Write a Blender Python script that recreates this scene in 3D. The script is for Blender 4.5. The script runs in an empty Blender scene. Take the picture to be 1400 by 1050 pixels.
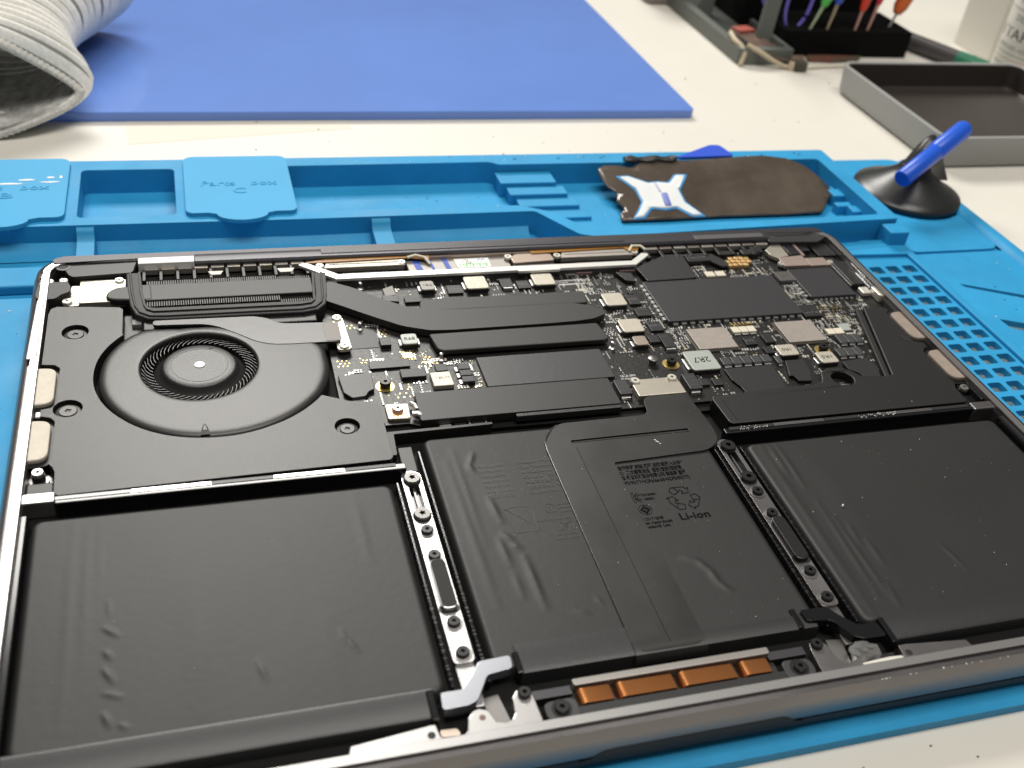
import bpy, bmesh, math, random
from mathutils import Vector, Matrix
from mathutils.geometry import tessellate_polygon

random.seed(7)
sc = bpy.context.scene
COL = sc.collection
ZO = 17.0            # layout units are millimetres, z = 0 is the laptop's rim; the desk lies 17 mm below it
S = 0.001

# ---------------------------------------------------------------- camera
cam_d = bpy.data.cameras.new('camera')
cam = bpy.data.objects.new('camera', cam_d)
COL.objects.link(cam)
RM = ((0.9573213, 0.07628182, -0.27877772), (-0.26733768, 0.60028926, -0.75377939), (0.1098476, 0.79613685, 0.5950627))
m = Matrix(RM).to_4x4()
m.translation = Vector((-99.416 * S, -118.130 * S, (190.305 + ZO) * S))
cam.matrix_world = m
cam_d.sensor_fit = 'HORIZONTAL'
cam_d.sensor_width = 36
cam_d.lens = 1420.3 / 1400 * 36
cam_d.clip_start = 0.01
cam_d.clip_end = 20
cam_d.dof.use_dof = True
cam_d.dof.focus_distance = 0.315
cam_d.dof.aperture_fstop = 17
sc.camera = cam

# ---------------------------------------------------------------- light
world = bpy.data.worlds.new('World')
sc.world = world
world.use_nodes = True
bg = world.node_tree.nodes['Background']
bg.inputs[0].default_value = (1.0, 0.96, 0.90, 1)
bg.inputs[1].default_value = 0.14


def area(name, loc, target, sx, sy, power, col):
    d = bpy.data.lights.new(name, 'AREA')
    d.shape = 'RECTANGLE'
    d.size = sx
    d.size_y = sy
    d.energy = power
    d.color = col
    o = bpy.data.objects.new(name, d)
    COL.objects.link(o)
    o.location = loc
    o.rotation_euler = (Vector(target) - Vector(loc)).to_track_quat('-Z', 'Y').to_euler()
    return o


area('ceiling_panel', (0.05, 0.05, 1.25), (0.05, 0.05, 0), 1.1, 0.5, 13.5, (1, 0.96, 0.90))
area('bench_lamp', (-0.08, 1.88, 1.57), (-0.04, 0.15, 0), 1.1, 0.6, 46, (1, 0.97, 0.91))
sc.view_settings.view_transform = 'Standard'
sc.view_settings.look = 'None'
sc.view_settings.exposure = 0.0
sc.view_settings.gamma = 1

# ---------------------------------------------------------------- materials
MATS = {}


def mat(name, col, rough=0.5, metal=0.0, bump=0.0, bscale=800.0, var=0.0, vscale=60.0, spec=0.5, coat=0.0, col2=None, sheen=0.0, wear=0.0):
    if name in MATS:
        return MATS[name]
    M_ = bpy.data.materials.new(name)
    M_.use_nodes = True
    nt = M_.node_tree
    b = nt.nodes['Principled BSDF']
    b.inputs['Base Color'].default_value = (*col, 1)
    b.inputs['Roughness'].default_value = rough
    b.inputs['Metallic'].default_value = metal
    b.inputs['Specular IOR Level'].default_value = spec
    b.inputs['Coat Weight'].default_value = coat
    b.inputs['Sheen Weight'].default_value = sheen
    tc = nt.nodes.new('ShaderNodeTexCoord')
    if bump:
        n = nt.nodes.new('ShaderNodeTexNoise')
        n.inputs['Scale'].default_value = bscale
        n.inputs['Detail'].default_value = 3
        nt.links.new(tc.outputs['Object'], n.inputs['Vector'])
        bp = nt.nodes.new('ShaderNodeBump')
        bp.inputs['Strength'].default_value = bump
        bp.inputs['Distance'].default_value = 0.0003
        nt.links.new(n.outputs['Fac'], bp.inputs['Height'])
        nt.links.new(bp.outputs[0], b.inputs['Normal'])
    if var:
        n = nt.nodes.new('ShaderNodeTexNoise')
        n.inputs['Scale'].default_value = vscale
        n.inputs['Detail'].default_value = 6
        n.inputs['Roughness'].default_value = 0.65
        nt.links.new(tc.outputs['Object'], n.inputs['Vector'])
        r = nt.nodes.new('ShaderNodeMapRange')
        r.inputs[1].default_value = 0.3
        r.inputs[2].default_value = 0.7
        nt.links.new(n.outputs['Fac'], r.inputs[0])
        mx = nt.nodes.new('ShaderNodeMix')
        mx.data_type = 'RGBA'
        c2 = col2 or tuple(min(1, c * (1 + var)) for c in col)
        c1 = col if col2 else tuple(c * (1 - var) for c in col)
        mx.inputs[6].default_value = (*c1, 1)
        mx.inputs[7].default_value = (*c2, 1)
        nt.links.new(r.outputs[0], mx.inputs[0])
        nt.links.new(mx.outputs[2], b.inputs['Base Color'])
    if wear:
        n = nt.nodes.new('ShaderNodeTexNoise')
        n.inputs['Scale'].default_value = 35
        n.inputs['Detail'].default_value = 8
        nt.links.new(tc.outputs['Object'], n.inputs['Vector'])
        r = nt.nodes.new('ShaderNodeMapRange')
        r.inputs[1].default_value = 0.35
        r.inputs[2].default_value = 0.7
        r.inputs[3].default_value = max(0.02, rough - wear)
        r.inputs[4].default_value = min(1, rough + wear)
        nt.links.new(n.outputs['Fac'], r.inputs[0])
        nt.links.new(r.outputs[0], b.inputs['Roughness'])
    MATS[name] = M_
    return M_


DESK = mat('desk_laminate', (0.69, 0.665, 0.60), 0.42, bump=0.05, bscale=300, var=0.03, vscale=9)
BLUE = mat('blue_silicone', (0.022, 0.285, 0.555), 0.58, bump=0.06, bscale=900, var=0.10, vscale=38, wear=0.1, spec=0.3)
BLUELID = mat('blue_silicone_lid', (0.04, 0.34, 0.62), 0.58, bump=0.05, bscale=900, var=0.04, vscale=20, spec=0.3)
GRIT = mat('gritty_well', (0.20, 0.26, 0.27), 0.35, bump=0.9, bscale=900, var=0.5, vscale=600)
VIOLET = mat('violet_silicone', (0.125, 0.24, 0.63), 0.2, bump=0.25, bscale=14, var=0.07, vscale=7, coat=0.2)
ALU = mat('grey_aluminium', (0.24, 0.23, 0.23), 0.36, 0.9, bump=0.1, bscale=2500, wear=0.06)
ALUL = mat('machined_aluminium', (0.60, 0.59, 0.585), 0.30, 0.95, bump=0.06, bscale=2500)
ALUD = mat('dark_aluminium', (0.07, 0.068, 0.075), 0.4, 0.7)
LIDG = mat('lid_shell', (0.05, 0.05, 0.055), 0.5, 0.6)
INNER = mat('case_inside_shade', (0.004, 0.004, 0.004), 0.7, spec=0.2)  # near black, so the shade of the deep gaps is in the colour
BATT = mat('battery_film', (0.0145, 0.0147, 0.0144), 0.50, bump=0.14, bscale=420, var=0.12, vscale=30, spec=0.43)
SPK = mat('speaker_plastic', (0.019, 0.019, 0.018), 0.37, bump=0.16, bscale=5200, var=0.35, vscale=2400)
BLK = mat('black_plastic', (0.013, 0.013, 0.013), 0.42)
BLKG = mat('glossy_black', (0.008, 0.008, 0.009), 0.16)
TAPE = mat('black_tape', (0.020, 0.020, 0.021), 0.40, bump=0.12, bscale=500)
FILM = mat('flex_film', (0.018, 0.0175, 0.017), 0.40, bump=0.6, bscale=45, wear=0.06)
FANP = mat('fan_plastic', (0.022, 0.022, 0.021), 0.38, bump=0.12, bscale=1800)
PIPE = mat('heat_pipe_paint', (0.018, 0.0178, 0.0175), 0.47, bump=0.1, bscale=1600)
GASK = mat('foam_gasket', (0.022, 0.022, 0.022), 0.55, bump=0.3, bscale=1500)
PCB = mat('black_solder_mask', (0.010, 0.0095, 0.009), 0.38, bump=0.25, bscale=700, var=0.3, vscale=300)
CHIP = mat('chip_epoxy', (0.014, 0.014, 0.015), 0.42, var=0.2, vscale=400)
SHLD = mat('graphite_cover', (0.030, 0.030, 0.033), 0.40, bump=0.08, bscale=600)
INDU = mat('inductor_case', (0.50, 0.465, 0.39), 0.42, 0.35, bump=0.2, bscale=900, var=0.06, vscale=300)
INDG = mat('inductor_grey', (0.36, 0.39, 0.36), 0.45, 0.2, var=0.05, vscale=300)
INDS = mat('inductor_side', (0.025, 0.023, 0.021), 0.5)
BGA = mat('bare_lid_chip', (0.34, 0.30, 0.27), 0.45, 0.3, bump=0.25, bscale=1600, var=0.08, vscale=500)
STEEL = mat('bright_steel', (0.74, 0.71, 0.63), 0.32, 0.5)
TINC = mat('tinned_cover', (0.46, 0.425, 0.36), 0.40, 0.65, var=0.08, vscale=90)
BRNZ = mat('bronze_cover', (0.40, 0.32, 0.27), 0.36, 0.6, var=0.06, vscale=90)
SOLD = mat('solder', (0.66, 0.66, 0.64), 0.36, 0.8)
CREAM = mat('cream_ceramic', (0.62, 0.57, 0.46), 0.45)
GOLD = mat('gold_pad', (0.85, 0.62, 0.22), 0.3, 0.9)
COPP = mat('copper_spring', (0.85, 0.34, 0.12), 0.27, 0.95, wear=0.06)
KAPT = mat('amber_film', (0.30, 0.135, 0.02), 0.32)
SILK = mat('white_print', (0.70, 0.70, 0.68), 0.6)
RUBB = mat('beige_pad', (0.64, 0.59, 0.50), 0.8, bump=0.4, bscale=1500, var=0.07, vscale=500)
RUBD = mat('brown_pad', (0.25, 0.205, 0.17), 0.8, bump=0.4, bscale=1500, var=0.12, vscale=500)
SCRD = mat('dark_screw', (0.035, 0.034, 0.034), 0.33, 0.6)
SCRB = mat('steel_screw', (0.50, 0.48, 0.45), 0.3, 0.85)
HOLE = mat('recess', (0.004, 0.004, 0.004), 0.6)
INK = mat('dark_ink', (0.0025, 0.0025, 0.0025), 0.8, spec=0.08)
INKL = mat('faint_ink', (0.045, 0.045, 0.042), 0.44)
INKG = mat('grey_ink', (0.05, 0.05, 0.05), 0.5)
GREEN = mat('green_ink', (0.08, 0.55, 0.12), 0.6)
BLUI = mat('blue_ink', (0.03, 0.08, 0.42), 0.5)
PAPER = mat('paper_white', (0.82, 0.82, 0.80), 0.7)
PALE = mat('silver_shield', (0.33, 0.31, 0.285), 0.45, 0.5)
DUST = mat('dust', (0.72, 0.71, 0.68), 0.8)
CEM = mat('bright_copper_dot', (0.9, 0.72, 0.6), 0.3, 0.5)

# ---------------------------------------------------------------- mesh helpers
WLOC = {}


def V(p):
    return Vector((p[0] * S, p[1] * S, (p[2] + ZO) * S))


def tag(o, label=None, cat=None, group=None, kind=None):
    if label:
        o['label'] = label
    if cat:
        o['category'] = cat
    if group:
        o['group'] = group
    if kind:
        o['kind'] = kind
    return o


def empty(name, p, label, cat, group=None):
    o = bpy.data.objects.new(name, None)
    o.empty_display_size = 0.01
    COL.objects.link(o)
    o.location = V(p)
    WLOC[o.name] = V(p)
    return tag(o, label, cat, group)


def place(name, me, wl, parent):
    o = bpy.data.objects.new(name, me)
    COL.objects.link(o)
    if parent is not None:
        o.parent = parent
        o.location = wl - WLOC[parent.name]
    else:
        o.location = wl
    WLOC[o.name] = wl
    return o


class MB:
    def __init__(self):
        self.v = []
        self.f = []

    def add(self, vs, fs):
        k = len(self.v)
        self.v += [tuple(p) for p in vs]
        self.f += [tuple(i + k for i in q) for q in fs]
        return self

    def box(self, x0, x1, y0, y1, z0, z1):
        vs = [(x0, y0, z0), (x1, y0, z0), (x1, y1, z0), (x0, y1, z0), (x0, y0, z1), (x1, y0, z1), (x1, y1, z1), (x0, y1, z1)]
        return self.add(vs, [(3, 2, 1, 0), (4, 5, 6, 7), (0, 1, 5, 4), (1, 2, 6, 5), (2, 3, 7, 6), (3, 0, 4, 7)])

    def prism(self, out, z0, z1, holes=(), ztop=None):
        loops = [list(out)] + [list(h) for h in holes]
        if sum(a[0] * b[1] - b[0] * a[1] for a, b in zip(loops[0], loops[0][1:] + loops[0][:1])) < 0:
            loops[0].reverse()
        for h in loops[1:]:
            if sum(a[0] * b[1] - b[0] * a[1] for a, b in zip(h, h[1:] + h[:1])) > 0:
                h.reverse()
        flat = [p for l in loops for p in l]
        n = len(flat)
        zt = (lambda p: z1) if ztop is None else (lambda p: ztop(p[0], p[1]))
        vs = [(p[0], p[1], z0) for p in flat] + [(p[0], p[1], zt(p)) for p in flat]
        fs = []
        if len(loops) == 1:
            tr = None
            if n <= 40 and convex(loops[0]):
                fs.append(tuple(range(n, 2 * n)))
                fs.append(tuple(reversed(range(n))))
            else:
                tr = tessellate_polygon([[Vector((p[0], p[1], 0)) for p in l] for l in loops])
        else:
            tr = tessellate_polygon([[Vector((p[0], p[1], 0)) for p in l] for l in loops])
        if tr is not None:
            for a, b, c in tr:
                A, B, C_ = flat[a], flat[b], flat[c]
                if (B[0] - A[0]) * (C_[1] - A[1]) - (B[1] - A[1]) * (C_[0] - A[0]) < 0:
                    b, c = c, b
                fs.append((a + n, b + n, c + n))
                fs.append((c, b, a))
        k = 0
        for l in loops:
            L = len(l)
            for i in range(L):
                a, b = k + i, k + (i + 1) % L
                fs.append((a, b, b + n, a + n))
            k += L
        return self.add(vs, fs)

    def rings(self, rings, cap0=False, cap1=False, closed=True):
        n = len(rings[0])
        vs = [p for r in rings for p in r]
        fs = []
        for i in range(len(rings) - 1):
            for j in range(n if closed else n - 1):
                a, b = i * n + j, i * n + (j + 1) % n
                fs.append((a, b, b + n, a + n))
        if cap0:
            fs.append(tuple(reversed(range(n))))
        if cap1:
            k = (len(rings) - 1) * n
            fs.append(tuple(range(k, k + n)))
        return self.add(vs, fs)

    def lathe(self, cx, cy, prof, n=32, z=0):
        rs = [[(cx + r * math.cos(2 * math.pi * i / n), cy + r * math.sin(2 * math.pi * i / n), z + h) for i in range(n)] for r, h in prof]
        return self.rings(rs, True, True)

    def cyl(self, cx, cy, r, z0, z1, n=24):
        return self.lathe(cx, cy, [(r, z0), (r, z1)], n)

    def tube(self, pts, r, n=8, flat=1.0, caps=True):
        pts = [Vector(p) for p in pts]
        rs = []
        for i, p in enumerate(pts):
            t = (pts[min(i + 1, len(pts) - 1)] - pts[max(i - 1, 0)]).normalized()
            up = Vector((0, 0, 1)) if abs(t.z) < 0.9 else Vector((1, 0, 0))
            a = t.cross(up).normalized()
            b = a.cross(t)
            rr = r[i] if isinstance(r, (list, tuple)) else r
            rs.append([p + a * rr * math.cos(2 * math.pi * j / n) + b * rr * flat * math.sin(2 * math.pi * j / n) for j in range(n)])
        return self.rings(rs, caps, caps)

    def build(self, name, mt, parent=None, bevel=0.0, seg=2, smooth=False, ang=35, label=None, kind=None, fixn=False):
        xs = [p[0] for p in self.v]
        ys = [p[1] for p in self.v]
        zs = [p[2] for p in self.v]
        c = ((min(xs) + max(xs)) / 2, (min(ys) + max(ys)) / 2, min(zs))
        me = bpy.data.meshes.new(name)
        me.from_pydata([((p[0] - c[0]) * S, (p[1] - c[1]) * S, (p[2] - c[2]) * S) for p in self.v], [], self.f)
        if fixn:
            b = bmesh.new()
            b.from_mesh(me)
            bmesh.ops.recalc_face_normals(b, faces=b.faces)
            b.to_mesh(me)
            b.free()
        me.materials.append(mt)
        if smooth:
            me.polygons.foreach_set('use_smooth', [True] * len(me.polygons))
            me.update()
            me.set_sharp_from_angle(angle=math.radians(ang))
        o = place(name, me, V(c), parent)
        if bevel:
            bm_ = o.modifiers.new('bevel', 'BEVEL')
            bm_.width = bevel * S
            bm_.segments = seg
            bm_.limit_method = 'ANGLE'
            bm_.angle_limit = math.radians(40)
        if label:
            o['label'] = label
        if kind:
            o['kind'] = kind
        return o


def convex(l):
    s = 0
    n = len(l)
    for i in range(n):
        a, b, c = l[i], l[(i + 1) % n], l[(i + 2) % n]
        k = (b[0] - a[0]) * (c[1] - b[1]) - (b[1] - a[1]) * (c[0] - b[0])
        if abs(k) < 1e-9:
            continue
        if s and (k > 0) != (s > 0):
            return False
        s = k
    return True


def rrect(x0, x1, y0, y1, r, n=6):
    pts = []
    for cx, cy, a0 in ((x1 - r, y0 + r, -90), (x1 - r, y1 - r, 0), (x0 + r, y1 - r, 90), (x0 + r, y0 + r, 180)):
        for i in range(n + 1):
            a = math.radians(a0 + 90 * i / n)
            pts.append((cx + r * math.cos(a), cy + r * math.sin(a)))
    return pts


def rounded(poly, r, n=4):
    """polygon with its corners rounded"""
    out = []
    k = len(poly)
    for i in range(k):
        p, a, b = Vector(poly[i]), Vector(poly[i - 1]), Vector(poly[(i + 1) % k])
        u, w = (a - p), (b - p)
        d = min(r, u.length * .45, w.length * .45)
        s, e = p + u.normalized() * d, p + w.normalized() * d
        for j in range(n + 1):
            t = j / n
            q = s * (1 - t) ** 2 + p * 2 * t * (1 - t) + e * t * t
            out.append((q.x, q.y))
    return out


def circle(cx, cy, r, n=32):
    return [(cx + r * math.cos(2 * math.pi * i / n), cy + r * math.sin(2 * math.pi * i / n)) for i in range(n)]


def share(o, name, x, y, z, parent):
    """another piece on the same mesh; z is the base height"""
    n = place(name, o.data, V((x, y, z)), parent)
    for md in o.modifiers:
        k = n.modifiers.new(md.name, md.type)
        k.width, k.segments, k.limit_method, k.angle_limit = md.width, md.segments, md.limit_method, md.angle_limit
    return n


def text_obj(name, body, size, x, y, z, mt, parent, rot=0.0, width=None, thick=0.0, align='LEFT', bold=0.0, bend=None, space=1.0):
    cu = bpy.data.curves.new('t', 'FONT')
    cu.body = body
    cu.size = size
    cu.align_x = align
    cu.resolution_u = 2
    cu.extrude = thick
    cu.offset = bold
    cu.space_character = space
    t = bpy.data.objects.new('t', cu)
    COL.objects.link(t)
    bpy.context.view_layer.update()
    me = bpy.data.meshes.new_from_object(t.evaluated_get(bpy.context.evaluated_depsgraph_get()))
    bpy.data.objects.remove(t)
    bpy.data.curves.remove(cu)
    if not len(me.vertices):
        return None
    xs = [v.co.x for v in me.vertices]
    w = max(xs) - min(xs)
    kx = (width / w) if width else 1.0
    ca, sa = math.cos(rot), math.sin(rot)
    for v in me.vertices:
        px, py, pz = v.co.x * kx, v.co.y, v.co.z
        if bend:
            v.co = Vector(bend(px, py, pz)) * S
        else:
            v.co = Vector((px * ca - py * sa, px * sa + py * ca, pz)) * S
    me.materials.clear()
    me.materials.append(mt)
    return place(name, me, V((x, y, z)), parent)


# ================================================================ the setting
desk = MB().box(-900, 1000, -500, 1500, -17 - 25, -17).build('desk', DESK)
tag(desk, 'white laminate bench top', None, kind='structure')

# ================================================================ blue repair mat
MATT = empty('repair_mat', (30, 145, -17), 'blue silicone repair mat with moulded parts trays under the open laptop', 'mat')
wells = []
for r in range(24):
    for c in range(3):
        cx, cy = 172.1 + 8.05 * c, 197.6 - 8.12 * r
        wells.append(rounded([(cx - 2.9, cy - 2.7), (cx + 2.9, cy - 2.7), (cx + 2.9, cy + 2.7), (cx - 2.9, cy + 2.7)], 0.9, 2))
slit1 = rounded([(203.5, 184.2), (204.6, 181.4), (236, 165.9), (236, 169.1)], 0.6, 2)
slit2 = rounded([(203.8, 157.5), (204.4, 151), (236, 133), (236, 143)], 0.6, 2)
slit3 = rounded([(203.8, 122), (236, 96), (236, 108)], 0.6, 2)
outline = rrect(-192, 251, -4.6, 208.5, 3, 3)
work = MB().prism(outline, -16.98, -14, wells + [slit1, slit2, slit3]).build('work_surface', BLUE, MATT)
MB().prism(rrect(164, 240, -3.5, 206, 3, 3), -16.97, -16.5).build('backing_sheet', GRIT, MATT, label='grey gritty backing seen through the square wells')
tb = rounded([(-192, 208.5), (251, 208.5), (251, 304), (205, 304), (-192, 303)], 9, 5)
MB().prism(tb, -16.99, -15.3).build('tray_base', BLUE, MATT)
# raised right flat with ring for small parts
ring_c = (229, 263)
MB().prism(rounded([(196.6, 210.5), (244, 210.5), (244, 299), (196.6, 299)], 6, 4), -15.28, -14.0, [circle(*ring_c, 25.5, 40)]).build('corner_flat', BLUE, MATT, bevel=0.5)
MB().prism(circle(*ring_c, 22.5, 40), -15.28, -13.4).build('round_boss', BLUE, MATT, bevel=0.5)
# border ridge on the right
rr_ = []
for x0, z in ((243.6, -13.98), (245.2, -12.2), (246.4, -11.9), (250.0, -11.9), (250.9, -12.6), (251.2, -15)):
    rr_.append([(x0, y, z) for y in (-4, 40, 100, 160, 220, 280, 296)])
MB().rings(rr_, closed=False).build('border_ridge', BLUE, MATT, smooth=True, ang=50)
# frame around the wells and the shelf in front of the tray
MB().prism([(192.6, -4), (196.4, -4), (196.4, 214.5), (170, 216.5), (156, 216.5), (156, 208.9), (192.6, 207.2)], -13.98, -12.5).build('well_frame', BLUE, MATT, bevel=0.4)
# rear tray: one moulded block pierced by the compartments
TZ = -4.6
o_tray = rounded([(-192, 241.5), (-62, 240.6), (33.0, 241.2), (45.8, 221.0), (54, 218.3), (196.2, 224.2), (196.2, 294), (-192, 294)], 1.6, 3)
h_open = rounded([(-141.3, 246.6), (-106.3, 246.9), (-106.5, 285.6), (-141.3, 285.8)], 2.5, 4)
h_long = rounded([(-101, 246.2), (27.6, 246.4), (40, 240), (52, 223.6), (188.6, 228.4), (188.6, 284.2), (29.0, 284.2), (25.8, 287.0), (-101, 286.2)], 2.2, 4)
h_b = rounded([(-188, 246.2), (-147, 246.2), (-147, 286), (-188, 286)], 2.5, 4)
tray = MB().prism(o_tray, -15.29, TZ, [h_open, h_long, h_b]).build('parts_tray', BLUE, MATT, bevel=0.6)
# floors of the compartments
for k, (h, z) in enumerate(((h_open, -14.9), (h_long, -14.7))):
    MB().prism(h, -15.28, z).build('compartment_floor', BLUE, MATT)
# steps moulded in the long compartment
for i in range(4):
    y1 = 280.5 - i * 7.6
    MB().box(27.5 + i * 2.5, 53 + i * 3.2, y1 - 7.5, y1 + (3.2 if i == 0 else 0), -14.69, -8.0 - i * 1.7).build('step', BLUE, MATT, bevel=0.4)
# little zig-zag clip at the right end of the long compartment
for (x, y, w, h, z) in ((179, 262, 9, 4, -10), (183, 255, 6, 7, -9.2), (180.5, 247, 8, 4, -10.2), (184.5, 240, 4.5, 6, -9.5)):
    MB().box(x, x + w, y, y + h, -14.69, z).build('clip_rib', BLUE, MATT, bevel=0.5)
# front compartments: low outer wall, dividers
MB().prism([(-192, 212.6), (152, 212.6), (152, 219), (-192, 226)], -15.28, -11.6).build('front_wall', BLUE, MATT, bevel=0.7)
MB().prism([(148, 216.8), (170, 216.8), (176, 219.5), (196, 219.5), (196, 214.8), (149, 210.8)], -15.28, -12.3).build('front_shelf', BLUE, MATT, bevel=0.4)
MB().box(187, 196.3, 214.5, 223.0, -13.9, -6.2).build('corner_block', BLUE, MATT, bevel=0.5)
for x0, x1 in ((-141.2, -135.3), (-34.0, -26.8)):
    d = MB()
    prof = [(241.6, TZ - 0.7), (239.8, TZ - 1.0), (238.9, TZ - 2.2), (238.0, -8.2), (236.5, -8.8), (222.0, -9.8)]
    d.rings([[(x0 - .4, y, -15.2), (x0, y, z), (x1, y, z), (x1 + .4, y, -15.2)] for y, z in prof], closed=True)
    d.build('divider', BLUE, MATT, smooth=True, ang=50, fixn=True)
fil = MB().rings([[(x, y, z) for x in (-192, -60, 31)] for y, z in ((241.4, -11.2), (239.6, -12.9), (237.2, -14.2), (234, -14.9))], closed=False).build('cove', BLUE, MATT, smooth=True, ang=70)
# nubs on the back rim
for i in range(8):
    x = 38 + i * 20.5
    MB().lathe(x, 289.6, [(1.0, TZ - .1), (0.7, TZ + 0.35), (0.2, TZ + 0.5)], 8).build('rim_nub', BLUE, MATT)


def flap(x0, x1, letter, smudge=False):
    xm = (x0 + x1) / 2
    y0, y1 = 244.6, 293.0
    tabpts = [(xm - 12.5, y0)] + [(xm - 9.5 * math.cos(a) * 1.0, y0 - 1.0 - 5.2 * math.sin(a)) for a in [math.pi * k / 10 for k in range(11)]] + [(xm + 12.5, y0)]
    pts = rounded([(x0, y0)] + [(x0, y1), (x1, y1), (x1, y0)], 3.2, 5)
    # splice the thumb tab into the front edge
    q = []
    for i, p in enumerate(pts):
        q.append(p)
    q = rounded([(x0, y1), (x0, y0)], 0, 1) and None
    loop = []
    loop += [(x0 + 3 - 3 * math.cos(a), y0 + 3 - 3 * math.sin(a)) for a in [math.pi / 2 * k / 5 for k in range(6)]]
    loop += tabpts
    loop += [(x1 - 3 + 3 * math.sin(a), y0 + 3 - 3 * math.cos(a)) for a in [math.pi / 2 * k / 5 for k in range(6)]]
    loop += [(x1 - 4 + 4 * math.cos(a), y1 - 4 + 4 * math.sin(a)) for a in [math.pi / 2 * k / 5 for k in range(6)]]
    loop += [(x0 + 4 - 4 * math.sin(a), y1 - 4 + 4 * math.cos(a)) for a in [math.pi / 2 * k / 5 for k in range(6)]]
    f = MB().prism(loop, TZ + 0.05, TZ + 1.7).build('tray_lid', BLUELID, MATT, bevel=0.45, label='hinged blue lid over a parts box marked ' + letter)
    z = TZ + 1.72
    text_obj('lettering', 'Parts   box', 5.6, xm, 266.5, z, BLUELID, f, thick=0.22, align='CENTER', width=29)
    text_obj('lettering', letter, 6.0, xm, 260.0, z, BLUELID, f, thick=0.22, align='CENTER', width=5)
    if smudge:
        for (x, y, w, h) in ((-160, 274.6, 7, 1.5), (-151.5, 276.4, 3.2, 1.6), (-147.9, 276.5, 1.2, 2.5), (-166, 271.6, 12, 1.2), (-152, 272.5, 9, 1.0)):
            ang = [2 * math.pi * k / 14 for k in range(14)]
            MB().prism([(x + w / 2 * math.cos(a) * random.uniform(.7, 1.1), y + h / 2 * math.sin(a) * random.uniform(.6, 1.2)) for a in ang], z - .02, z + .12).build('white_smudge', PAPER, f)
    return f


flap(-103.0, -61.8, 'C')
flap(-187.5, -145.2, 'B', True)

# ================================================================ laptop
LAP = empty('laptop', (0, 106, -14), 'opened grey laptop lying upside down on the mat with its insides exposed', 'laptop')


def loft(profile, n=10, x0=-152, x1=152, y0=0, y1=212.4, R=11.5):
    rings = []
    for d, z in profile:
        r = max(R - d, 0.6)
        rings.append([(p[0], p[1], z) for p in rrect(x0 + d, x1 - d, y0 + d, y1 - d, r, n)])
    return rings


prof = [(1.3, -10.0), (0.6, -9.7), (0.15, -9.1), (0.0, -8.4), (0.0, -3.5), (1.2, -0.8), (2.15, -0.3), (2.2, -1.3), (2.95, -1.3), (3.0, -0.05), (5.3, -0.05), (5.45, -0.25), (5.5, -7.0)]
case = MB()
case.rings(loft(prof), True, False)
case.build('top_case', ALU, LAP, smooth=True, ang=16)
MB().prism(rrect(-146.6, 146.6, 5.4, 207, 6), -7.4, -6.9).build('case_floor', INNER, LAP)
# pale machined lip inside the rim on three sides
lipm = MB().rings([[(p[0], p[1], z) for p in rrect(-152 + d, 152 - d, d, 212.4 - d, 11.5 - d, 10)] for d, z in ((2.95, -1.2), (3.05, 0.0), (5.2, 0.0), (5.42, -0.3), (5.52, -2.4))])
lipm.build('cover_lip', ALUL, LAP, smooth=True, ang=25)
# closed screen half underneath
lid = MB().rings(loft([(2.0, -13.99), (1.0, -13.5), (0.55, -12.6), (0.6, -10.6), (1.2, -10.3)]), True, True)
lid.build('display_lid', LIDG, LAP, smooth=True, ang=25)
MB().prism(rrect(-148, 148, 3, 209, 8), -10.31, -9.98).build('lid_gasket', BLK, LAP)
# thumb scoop in the front edge: flat black plate painted as its shade
sc_ = MB().prism([(-26, -0.06), (26, -0.06), (26, 2.2), (-26, 2.2)], -10.15, -8.0)
notch = MB()
npts = [(-28, -10.1), (-25.5, -9.6), (-23.8, -8.0), (-22.2, -7.2), (-20, -7.0), (20, -7.0), (22.2, -7.2), (23.8, -8.0), (25.5, -9.6), (28, -10.1)]
notch.rings([[(x, y, z) for x, z in npts] for y in (-0.12, 1.0)], closed=True, cap0=False, cap1=False)
notch.f.append(tuple(range(10)))
notch.build('thumb_scoop', HOLE, LAP, fixn=True)

# ------- side walls of the battery bays and rails of the case
MB().box(-139, -49.2, 91.4, 93.6, -6.95, -1.55).build('cross_rib', BLKG, LAP, bevel=0.25)
MB().box(49.2, 139, 92.6, 94.9, -6.95, -1.55).build('cross_rib', BLKG, LAP, bevel=0.25)
for (x0, x1, mt, nm) in ((-139, -121, BLKG, 'tape_strip'), (-120.8, -101, ALUL, 'bright_strip'), (-100.8, -85, TAPE, 'tape_strip'), (-84.8, -66, ALUL, 'bright_strip'), (-65.8, -52, TAPE, 'tape_strip')):
    MB().box(x0, x1, 92.5, 93.65, -1.54, -1.38).build(nm, mt, LAP)
for (x0, x1, mt, nm) in ((51, 66, TAPE, 'tape_strip'), (66.2, 84, ALU, 'bright_strip'), (84.2, 104, TAPE, 'tape_strip'), (104.2, 124, ALU, 'bright_strip'), (124.2, 138, TAPE, 'tape_strip')):  # greyer than the left strips: weaker reflection put into the colour
    MB().box(x0, x1, 93.7, 95, -1.54, -1.38).build(nm, mt, LAP)
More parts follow.
